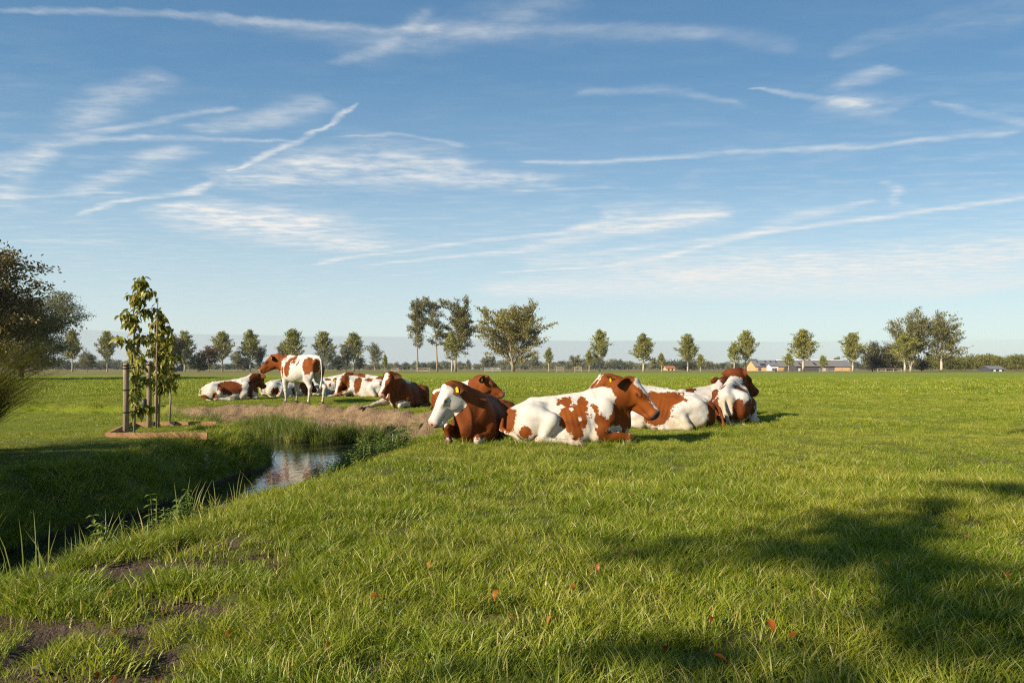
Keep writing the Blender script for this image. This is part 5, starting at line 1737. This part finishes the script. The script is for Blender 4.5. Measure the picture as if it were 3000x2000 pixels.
def fruit_tree(label, x, y, H, seed, nleaf, rad, z_lo, lean=0.0):
    rng = np.random.default_rng(seed)
    z0 = ground_z(x, y)
    o = empty("fruit_tree", (x, y, z0))
    tag(o, label, 'tree', 'staked fruit trees on the lawn')
    wood = MB()
    tp = [(0, 0, 0), (.02, .01, H * .3), (-.01, 0, H * .6), (lean * .6, 0, H * .85), (lean, 0, H * .99)]
    wood.tube(tp, [.019, .017, .014, .009, .004], 7)
    shoots = []
    nb = 15
    for b in range(nb):
        t = z_lo / H + (1 - z_lo / H) * (b + .3) / nb
        az = b * 2.4 + rng.normal(0, .4)
        st = np.array([lean * t * t, 0, H * t])
        r = rad * (1.0 if t < .75 else 1 - (t - .75) * 2.4) * rng.uniform(.7, 1.15)
        e = rng.uniform(.3, .9)
        p = [st]
        d = np.array([math.cos(az) * math.cos(e), math.sin(az) * math.cos(e), math.sin(e)])
        for j in range(4):
            d = d + np.array([0, 0, .02 - .22 * j * .6]); d /= np.linalg.norm(d)
            p.append(p[-1] + d * r * .36)
        wood.tube(p, [.010, .008, .006, .004, .002], 5, cap=False)
        shoots.append(np.array(p))
    shoots.append(np.array([(lean * .7, 0, H * .80), (lean * .85, 0, H * .9), (lean, 0, H)]))
    obj("trunk", wood.mesh("fruit_tree_wood", M_BARK), o)
    def spot():
        s = shoots[rng.integers(0, len(shoots))]
        t = rng.uniform(.0, 1) ** 1.2 * (len(s) - 1); i = min(int(t), len(s) - 2); f = t - i
        return s[i] * (1 - f) + s[i + 1] * f + rng.normal(0, .04, 3)
    # beyond the leaves that are objects of their own, the rest of the foliage is one part
    b = MB(); src = [np.array([v.co[:] for v in q.vertices]) for q in FRUIT_LEAVES]; fc = np.array([list(q.vertices) for q in FRUIT_LEAVES[0].polygons])
    for k in range(int(nleaf * 1.7)):
        Rm = np.array(Euler((rng.normal(0, .4), rng.uniform(.1, 1.25), rng.uniform(0, 6.28))).to_matrix())
        b.add(src[rng.integers(0, 4)] * rng.uniform(.65, 1.1) @ Rm.T + spot(), f4=fc)
    tag(obj("foliage", b.mesh("fruit_foliage", M_FRUIT2, True), o), kind='stuff')
    for k in range(nleaf):
        s = shoots[rng.integers(0, len(shoots))]
        t = rng.uniform(.08, 1) * (len(s) - 1); i = min(int(t), len(s) - 2); f = t - i
        q = s[i] * (1 - f) + s[i + 1] * f + rng.normal(0, .028, 3)
        az = rng.uniform(0, 6.28)
        l = obj("leaf", FRUIT_LEAVES[rng.integers(0, 4)], o, tuple(q), (rng.normal(0, .4), rng.uniform(.1, 1.25), az))
        sc = rng.uniform(.75, 1.25); l.scale = (sc, sc, sc)
    return o


def stake(label, x, y, H, r=.045, box=False, ties=(.9, .45)):
    z0 = ground_z(x, y)
    o = empty("stake", (x, y, z0))
    tag(o, label, 'stake', 'stakes of the fruit trees')
    m = MB(); m.tube([(0, 0, -.1), (.004, 0, H * .5), (0, .003, H - .01), (0, 0, H)], [r * 1.04, r, r * .97, r * .90], 12)
    obj("post", m.mesh("post", M_STAKE), o)
    for t in ties:
        m = MB(); a = np.linspace(0, 2 * math.pi, 13)
        m.tube(np.c_[np.cos(a) * (r + .006), np.sin(a) * (r + .006), np.full(13, H * t)], .009, 5, cap=False)
        m.tube([(r, 0, H * t), (r + .07, .02, H * t + .01), (r + .11, .05, H * t)], .009, 5)
        obj("tie", m.mesh("tie", M_BLACK), o)
    if box:
        m = MB(); m.tube([(-.075, -.02, H * .31), (-.075, -.02, H * .35), (-.075, -.02, H * .43), (-.075, -.02, H * .44)], [.034, .042, .042, .03], 10)
        obj("lamp", m.mesh("lamp", plain_mat("lamp_grey", (.045, .048, .055), .5, .4)), o)
    return o


def garden():
    x1, y1 = -6.42, 11.35; x2, y2 = -6.62, 12.45; x3, y3 = -6.82, 13.1
    stake("round wooden stake with black ties behind the front edging board", x1, y1, 1.16, ties=(.97, .93, .62, .30))
    stake("round wooden stake carrying a small grey lamp, further back inside the boards", x2, y2, 1.21, r=.042, box=True, ties=(.95,))
    stake("thinner wooden stake hidden by leaves behind the one with the lamp", x3, y3, 1.20, r=.04, ties=(.9, .55, .3))
    fruit_tree("taller fruit tree with drooping yellow-green leaves on the nearer stake", x1 + .05, y1 + .16, 2.60, 301, 300, .27, .30, lean=.12)
    fruit_tree("shorter fruit tree with drooping yellow-green leaves by the lamp stake", x2 + .10, y2 + .14, 2.12, 302, 250, .20, .62, lean=.04)
    fruit_tree("small fruit tree half hidden behind the taller two", x3 + .12, y3 + .25, 1.75, 303, 130, .18, .70)
    m = MB(); m.tube([(0, 0, -.1), (.01, 0, 1.2), (.03, 0, 2.36)], [.014, .013, .010], 7)
    tag(obj("cane", m.mesh("cane", M_CANE), None, (x2 + .18, y2 - .1, ground_z(x2, y2))), "thin bare cane sticking up above the fruit trees' leaves", "cane")
    # boards of the tree frame
    fr = empty("tree_bed_edging", (-5.6, 11.5, 0)); tag(fr, "low wooden boards edging the bed of the fruit trees on the lawn", "edging")
    def board(a, b, h, z, name="board"):
        a, b = np.array(a), np.array(b); d = b - a; L = np.hypot(*d); an = math.atan2(d[1], d[0])
        m = MB(); R = np.array(Matrix.Rotation(an, 3, 'Z'))
        c = (a + b) / 2 - np.array([-5.6, 11.5])
        m.box((c[0], c[1], z + h / 2), (L, .045, h), R)
        me = m.mesh(name, M_PLANK, False)
        return obj(name, me, fr)
    zf = .0
    board((-6.19, 10.42), (-4.66, 10.45), .105, ground_z(-5.5, 10.4) - .015)
    board((-7.12, 12.75), (-6.21, 10.44), .10, ground_z(-6.7, 11.6) - .015)
    board((-7.10, 12.80), (-5.62, 13.0), .09, ground_z(-6.4, 12.9) - .02)
    for bx, by in ((-6.75, 12.80), (-6.38, 12.85)):
        m = MB(); m.box((bx + 5.6, by - 11.5, ground_z(bx, by) + .06), (.10, .06, .05))
        obj("bracket", m.mesh("bracket", M_BLACK, False), fr)

    # unseen leafy screen added left of the view to cast the lawn's shadow
    def shade_hedge(name, label, a, b, dep, H, seed, n=26000):
        rng = np.random.default_rng(seed)
        a, b = np.array(a), np.array(b); d = b - a; L = np.hypot(*d); d /= L; nrm = np.array([-d[1], d[0]])
        t = rng.uniform(0, 1, n); s = rng.uniform(0, 1, n)
        face = rng.integers(0, 4, n)
        u = np.where(face == 0, -dep, np.where(face == 1, 0.0, -dep * s)); hh = np.where(face == 2, H, np.where(face == 3, H * s, H * s))
        u = np.where(face == 3, -dep * rng.uniform(0, 1, n), u)
        top = H * (1 + .05 * vnoise(t * L * .8, np.zeros(n), seed=seed)) * np.clip((1 - t) * L / .5 + .55, 0, 1)
        P = np.c_[a[0] + d[0] * t * L + nrm[0] * u, a[1] + d[1] * t * L + nrm[1] * u, np.minimum(hh, top)] + rng.normal(0, .05, (n, 3))
        D = rng.normal(0, 1, (n, 3))
        V, Fq, tone = leaf_cloud(P, D, .13, rng, .7)
        o = empty(name, (0, 0, 0)); tag(o, label, "shade_hedge")
        obj("foliage", mesh_np("hedge_foliage", V, Fq, M_DARKLEAF, False, dict(tone=tone)), o)
        w = MB()
        for k in range(int(L / .5)):
            q = a + d * (k + .5) * .5 - nrm * dep / 2
            w.tube([(q[0], q[1], -.05), (q[0] + .05, q[1], H * .5), (q[0], q[1] + .05, H * .85)], [.04, .03, .015], 6)
        obj("stem", w.mesh("hedge_stem", M_BARK_DARK), o)
    shade_hedge("shade_hedge", "unseen evergreen screen added left of the view to shade the lawn and the ditch", (-17, 3.6), (-5.7, 6.55), 1.3, 2.35, 71)

    # shade tree behind the viewer: its shadow falls across the right foreground
    single_tree("shade_tree", "broadleaf tree behind the viewer that shades the right foreground", (-9.65, -7.75, 0), M_OLD, M_BARK, 41, 17.2, trunk_frac=.50, W=8.0, nb=26, el=(5, 50), nleaf=13000, leaf=.20, kind='open', spread=.16, gap=.08, sub=5, r0=.17,
                aspect=.6, leafstart=.45)

    # ornamental grass clump at the left edge
    rng = np.random.default_rng(81)
    om = grass_material("miscanthus_shade_tone", (0.032, 0.036, 0.010), (0.075, 0.050, 0.020), (0.15, 0.085, 0.04), (0.022, 0.026, 0.009), .2)  # dark tones hold the clump's shade; the brown of the tops is its own
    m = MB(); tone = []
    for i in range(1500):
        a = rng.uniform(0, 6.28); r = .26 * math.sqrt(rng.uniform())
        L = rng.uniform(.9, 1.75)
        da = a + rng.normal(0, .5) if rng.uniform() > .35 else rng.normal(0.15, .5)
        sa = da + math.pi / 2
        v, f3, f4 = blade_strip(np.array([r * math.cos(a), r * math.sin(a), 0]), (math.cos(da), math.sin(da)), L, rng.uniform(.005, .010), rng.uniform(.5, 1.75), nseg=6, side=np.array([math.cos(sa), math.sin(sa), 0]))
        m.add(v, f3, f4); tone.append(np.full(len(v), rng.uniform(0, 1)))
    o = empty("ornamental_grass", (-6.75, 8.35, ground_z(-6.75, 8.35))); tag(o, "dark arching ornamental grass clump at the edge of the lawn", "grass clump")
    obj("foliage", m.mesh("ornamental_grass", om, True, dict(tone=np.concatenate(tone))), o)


garden()


# ------------------------------------------------------------------ ditch plants, fallen leaves
def nettle_mesh(mat, seed):
    rng = np.random.default_rng(seed)
    m = MB()
    H = rng.uniform(.22, .40)
    m.tube([(0, 0, 0), (.01, 0, H * .5), (.03, .01, H)], [.005, .004, .002], 4, cap=False)
    for k in range(9):
        t = .15 + .85 * k / 8
        for s in (0, math.pi):
            a = k * 1.57 + s + rng.normal(0, .2); L = .075 * (1.15 - .5 * t) * rng.uniform(.8, 1.2); W = L * .55
            d = np.array([math.cos(a), math.sin(a), -.25]); sd = np.array([-math.sin(a), math.cos(a), 0])
            b = np.array([.03 * t, .01 * t, H * t])
            m.add([b, b + d * L * .45 + sd * W * .5 + [0, 0, .008], b + d * L, b + d * L * .45 - sd * W * .5 + [0, 0, .008]], f4=[[0, 1, 2, 3]])
    return m.mesh("nettle_plant", mat, False)


def ditch_plants():
    rng = np.random.default_rng(17)
    n = NT("nettle_leaf"); c = n.mix(n.rnd(), (0.095, 0.150, 0.020), (0.20, 0.245, 0.045)); n.leaf(c, .3, .05, .35)
    protos = [lib_object("nettle_plant", nettle_mesh(n.m, 400 + k)) for k in range(5)]
    def patch(name, label, pts, n_, w):
        pts = np.array(pts, float)
        t = rng.uniform(0, len(pts) - 1, n_); i = np.minimum(t.astype(int), len(pts) - 2); f = (t - i)[:, None]
        q = pts[i] * (1 - f) + pts[i + 1] * f + rng.normal(0, w, (n_, 2))
        z = terrain(q[:, 0], q[:, 1])[0]
        k = z > WATER_Z + .02
        q, z = q[k], z[k]; m = len(q)
        scatter(name, np.c_[q, z], rng.uniform(0, 6.28, m), rng.uniform(.55, .95, m), rng.normal(0, .15, (m, 2)), protos, label)
    patch("nettles", "patch of dark green nettles on the near brink of the ditch", [(-2.25, 7.2), (-2.1, 8.2), (-1.9, 9.3), (-1.78, 10.2)], 420, .13)
    patch("bank_nettles", "few nettles and leafy weeds on the brink further down the ditch", [(-2.62, 4.25), (-2.54, 4.75), (-2.44, 5.2)], 20, .06)

    # sedge stems standing on the brink, cut by the dark water
    sm = grass_material("sedge", (0.10, 0.15, 0.014), (0.24, 0.25, 0.05), (0.45, 0.34, 0.15), (0.06, 0.10, 0.01), .3)
    m = MB(); tone = []
    for i in range(120):
        t = rng.uniform(0, 1)
        x = -2.84 + .55 * t + rng.normal(0, .05); y = 3.2 + 3.4 * t + rng.normal(0, .05)
        z = ground_z(x, y)
        L = rng.uniform(.12, .36); da = rng.uniform(0, 6.28)
        v, f3, f4 = blade_strip(np.array([x, y, z]), (math.cos(da), math.sin(da)), L, rng.uniform(.006, .010), rng.uniform(.05, .5), side=np.array([1, 0, 0]))
        m.add(v, f3, f4); tone.append(np.full(len(v), rng.uniform(0, 1)))
    tag(obj("sedge", m.mesh("sedge", sm, True, dict(tone=np.concatenate(tone)))), "stiff sedge stems sticking up along the near brink", kind='stuff')

    # daisies in the lawn
    wm = plain_mat("daisy_white", (.75, .75, .72), .7, .2)
    m = MB()
    for i in range(110):
        x = rng.uniform(-9, -4.7); y = rng.uniform(8.5, 15)
        if terrain(np.array([x]), np.array([y]))[2][0]: continue
        z = ground_z(x, y) + .055
        a = np.arange(6) * 1.047; r = .011
        m.add(np.r_[[(x, y, z + .003)], np.c_[x + r * np.cos(a), y + r * np.sin(a), np.full(6, z)]], f3=[[0, j + 1, (j + 1) % 6 + 1] for j in range(6)])
    tag(obj("daisies", m.mesh("daisies", wm, False)), "small white daisies scattered in the lawn", kind='stuff')

    # thistle on the shaded garden bank
    m = MB()
    for k in range(26):
        t = k / 25; a = k * 2.4; L = .16 * (1.1 - .6 * t)
        b = np.array([0, 0, .34 * t]); d = np.array([math.cos(a), math.sin(a), .35]); sd = np.array([-math.sin(a), math.cos(a), 0])
        for q in range(4):
            b0 = b + d * L * q / 4; w = .028 * (1 - q / 5)
            m.add([b0, b0 + d * L * .16 + sd * w, b0 + d * L * .3, b0 + d * L * .16 - sd * w], f4=[[0, 1, 2, 3]])
    m.tube([(0, 0, -.03), (0, 0, .36)], [.008, .004], 5)
    n = NT("thistle_leaf"); n.leaf(n.mix(n.noise(n.objco(), 20, 2), (.13, .17, .05), (.22, .26, .09)), .3, .03)
    x, y = -4.28, 9.55
    tag(obj("thistle", m.mesh("thistle", n.m, False), None, (x, y, ground_z(x, y) + .02)), "pale green thistle growing on the shaded garden bank", "thistle")

    # fallen leaves
    fm = fruit_leaf_mat("fallen_leaf", (0.33, 0.095, 0.014), (0.20, 0.050, 0.014), (0.42, 0.17, 0.03))
    fl = [leaf_mesh("fallen_leaf", fm, 0.058, .034, c, .5) for c in (1.3, 2.0, .7)]
    yl = leaf_mesh("yellow_leaf", plain_mat("yellow_leaf", (.55, .33, .03), .7, .2), .055, .036, .8, .5)
    spots = [(1460, 1755), (1674, 1735), (1750, 1679), (1860, 1643), (1264, 1673), (1105, 1769), (956, 1908), (1503, 1820), (1616, 1838), (1918, 1618), (2091, 1837), (2252, 1842), (2334, 1884), (2747, 1528), (2821, 1578),
             (2596, 1663), (2961, 1685), (2091, 1955), (1943, 1930), (2550, 1761), (363, 1683), (324, 1721), (487, 1743), (326, 1816), (670, 1836), (340, 1963), (468, 1969), (275, 1936)]
    for i, (u, v) in enumerate(spots):
        x, y = at(u, v, .03)
        z = ground_z(x, y)
        left = u < 700
        o = obj("fallen_leaf", fl[i % 3], None, (x, y, z + (.035 if left else .075)), (rng.normal(0, .5), rng.normal(.1, .4), rng.uniform(0, 6.28)))
        s = rng.uniform(.6, .95); o.scale = (s, s, s)
        if i in (13, 15):
            o.data = yl; tag(o, "small yellow leaf fallen in the pasture grass", "leaf", "yellow leaves fallen in the grass"); continue
        tag(o, "curled orange-brown leaf fallen among the poached bare earth" if left else "curled orange-brown leaf fallen in the pasture grass", "leaf", "leaves fallen on bare earth" if left else "leaves fallen in the grass")
    st = plain_mat("straw", (.50, .38, .20), .8, .2)
    for (u, v) in ((290, 1872), (95, 1934)):
        x, y = at(u, v, .02)
        o = obj("dry_leaf", leaf_mesh("dry_leaf", st, .07, .03, 1.2, .6), None, (x, y, ground_z(x, y) + .03), (.3, .2, rng.uniform(0, 6)))
        tag(o, "pale straw-coloured dry leaf on the poached earth", "leaf", "pale dry leaves")


ditch_plants()


# ------------------------------------------------------------------ fences, gate, barns, far houses
M_BOARD = bark_mat("fence_board", (0.26, 0.21, 0.155), (0.40, 0.34, 0.26), 3.0)
M_METAL = plain_mat("gate_metal", (0.50, 0.50, 0.47), .4, .5)


def fence(label, u0, u1, d, z_top, rails=3, gate=False, dark=False):
    x0, x1 = at_d(u0, d), at_d(u1, d)
    L = x1 - x0
    o = empty("metal_gate" if gate else "board_fence", ((x0 + x1) / 2, d, 0))
    tag(o, label, "gate" if gate else "fence", None if gate else "board fences at the meadow's far edge")
    mat = M_METAL if gate else (M_BARK_DARK if dark else M_BOARD)
    n = max(2, int(L / 2.4) + 1)
    for k in range(n):
        m = MB(); m.box((-L / 2 + L * k / (n - 1), 0, z_top / 2), (.07 if gate else .16, .07 if gate else .16, z_top))
        obj("post", m.mesh("post", mat, False), o)
    for k in range(rails):
        z = z_top * (.28 + .66 * k / max(1, rails - 1))
        m = MB(); m.box((0, -.12, z), (L, .05, .06 if gate else .13))
        obj("rail" if gate else "board", m.mesh("rail", mat, False), o)


def farmstead():
    fence("pale board fence panel behind the resting cow with the white blaze", 1223, 1259, 215, 1.35, 3)
    fence("short pale board fence left of the tall bare-stemmed tree", 1146, 1168, 225, 1.3, 3)
    fence("pale board fence panel right of the narrow sapling", 1630, 1650, 220, 1.75, 4)
    fence("dark railing joining two pale fence panels", 1652, 1681, 224, 1.5, 3, dark=True)
    fence("pale board fence panel left of a thin sapling", 1683, 1704, 220, 1.75, 4)
    fence("wide metal field gate between the tall trio and the broad tree", 1420, 1466, 215, 1.5, 5, gate=True)
    fence("long low grey rail fence in front of the barns' left end", 2150, 2268, 225, 1.25, 2)
    fence("grey rail fence in front of the barns' middle", 2272, 2395, 226, 1.2, 3, dark=True)
    fence("pale rail fence in front of the barns' right end", 2400, 2490, 224, 1.25, 3)
    fence("low rail fence in front of the bushy trees", 2572, 2640, 222, 1.2, 2)

    M_ROOF = plain_mat("barn_roof", (0.17, 0.165, 0.165), .6, .3, .2, 1.2)
    M_ROOF2 = plain_mat("barn_roof_brown", (0.20, 0.165, 0.135), .75, .2, .25, 1.2)
    M_TIMB = plain_mat("barn_timber", (0.62, 0.36, 0.15), .8, .2, .15, 2.0)
    M_DARKW = plain_mat("barn_dark_wall", (0.06, 0.065, 0.07), .7, .3, .2, 2.0)
    M_PANE = plain_mat("skylight", (0.03, 0.035, 0.045), .15, .6, .1)
    M_WHITE = plain_mat("white_trim", (0.72, 0.72, 0.70), .6, .3, .05)
    M_RED = plain_mat("red_roof", (0.36, 0.13, 0.07), .8, .2, .2, 1.0)

    def barn(name, label, u0, u1, d, z_eave, z_ridge, depth, wall, roof, doors=(), lights=(), ridge_white=False, cat='barn', over=.5):
        x0, x1 = at_d(u0, d), at_d(u1, d); L = x1 - x0; cx = (x0 + x1) / 2
        o = empty(name, (cx, d + depth / 2, 0)); tag(o, label, cat)
        m = MB()
        h = depth / 2
        v = [(-L / 2, -h, 0), (L / 2, -h, 0), (L / 2, h, 0), (-L / 2, h, 0), (-L / 2, -h, z_eave), (L / 2, -h, z_eave), (L / 2, h, z_eave), (-L / 2, h, z_eave), (-L / 2, 0, z_ridge - .12), (L / 2, 0, z_ridge - .12)]
        m.add(v, f3=[[4, 8, 7], [5, 6, 9]], f4=[[0, 1, 5, 4], [1, 2, 6, 5], [2, 3, 7, 6], [3, 0, 4, 7]])
        obj("wall", m.mesh("wall", wall, False), o)
        sl = math.atan2(z_ridge - z_eave, h); ln = h / math.cos(sl) + over
        roofs = []
        for s in (-1, 1):
            m = MB()
            R = np.array(Matrix.Rotation(-s * sl, 3, 'X'))
            cy = s * (ln / 2) * math.cos(sl); cz = z_ridge - (ln / 2) * math.sin(sl) + .05
            m.box((0, cy, cz), (L + .8, ln, .14), R)
            roofs.append(obj("roof", m.mesh("roof", roof, False), o))
        for (f0, f1, g0, g1) in lights:
            m = MB(); R = np.array(Matrix.Rotation(sl, 3, 'X'))
            g = (g0 + g1) / 2
            cy = -ln * g * math.cos(sl); cz = z_ridge - ln * g * math.sin(sl) + .05 + .10
            m.box((-L / 2 + L * (f0 + f1) / 2, cy, cz), (L * (f1 - f0), ln * (g1 - g0), .06), R)
            obj("skylight", m.mesh("skylight", M_PANE, False), roofs[0])
        if ridge_white:
            m = MB(); m.box((L * .12, 0, z_ridge + .18), (L * .70, 1.3, .30)); obj("ridge_vent", m.mesh("ridge_vent", M_WHITE, False), roofs[0])
        for (f0, f1, zz, mat, nm) in doors:
            m = MB(); m.box((-L / 2 + L * (f0 + f1) / 2, -h - .03, zz / 2), (L * (f1 - f0), .08, zz)); obj(nm, m.mesh(nm, mat, False), o)
        return o

    d = 330
    barn("barn", "long grey-roofed barn with orange timber wall and skylights", 2213, 2496, d, top_z(1073, d), top_z(1055, d), 12, M_TIMB, M_ROOF,
         doors=[(.03, .06, 1.6, M_DARKW, "door"), (.30, .345, 1.9, M_DARKW, "door"), (.40, .46, 1.7, M_PANE, "window"), (.985, .999, 1.9, M_DARKW, "door")],
         lights=[(.06, .12, .55, .92), (.045, .06, .12, .4), (.13, .145, .12, .4), (.185, .20, .12, .4), (.24, .255, .12, .4), (.35, .365, .12, .4)], ridge_white=True)
    d = 300
    barn("barn", "nearer low barn with brownish roof and dark wall", 2333, 2446, d, top_z(1072, d), top_z(1060, d), 9, M_DARKW, M_ROOF2,
         doors=[(.70, .76, 1.4, M_METAL, "door"), (.05, .12, 1.3, M_WHITE, "door")], lights=[(.12, .17, .15, .8), (.50, .56, .15, .8), (.78, .86, .3, .8)])
    barn("shed", "small shed with white front tucked under the barn's left roof", 2258, 2280, 312, top_z(1071, 312), top_z(1066, 312), 5, M_WHITE, M_ROOF, doors=[(.2, .8, 1.4, M_PANE, "window")], cat='shed')
    barn("farmhouse", "far house with an orange-red tiled roof", 1952, 1978, 420, top_z(1078, 420), top_z(1072, 420), 8, M_TIMB, M_RED, doors=[(.2, .35, 1.4, M_PANE, "window"), (.6, .75, 1.4, M_PANE, "window")], cat='house')
    barn("farmhouse", "low dark house with white dormers before the right-hand grove", 2904, 2942, 285, top_z(1080, 285), top_z(1072, 285), 7, M_DARKW, M_ROOF, doors=[(.18, .34, .95, M_WHITE, "dormer"), (.62, .80, .95, M_WHITE, "dormer")], cat='house')
    barn("shed", "pale low shed far behind the standing cow's rump", 913, 930, 290, top_z(1078, 290), top_z(1073, 290), 5, M_WHITE, M_ROOF, cat='shed')
    barn("barn", "dark low barn seen behind the copper trees", 476, 515, 300, top_z(1077, 300), top_z(1066, 300), 9, M_DARKW, M_ROOF, cat='barn')


farmstead()


# ------------------------------------------------------------------ air: thin haze over the flat land
def haze():
    m = MB(); m.box((0, 450, 15.5), (3600, 2100, 36))
    n = NT("haze_air")
    v = n.node('ShaderNodeVolumePrincipled')
    v.inputs['Color'].default_value = (0.86, 0.92, 1.0, 1)
    v.inputs['Density'].default_value = 0.00012
    v.inputs['Anisotropy'].default_value = 0.2
    n.t.links.new(v.outputs[0], n.out.inputs['Volume'])
    tag(obj("haze", m.mesh("haze", n.m, False)), kind='stuff')


haze()
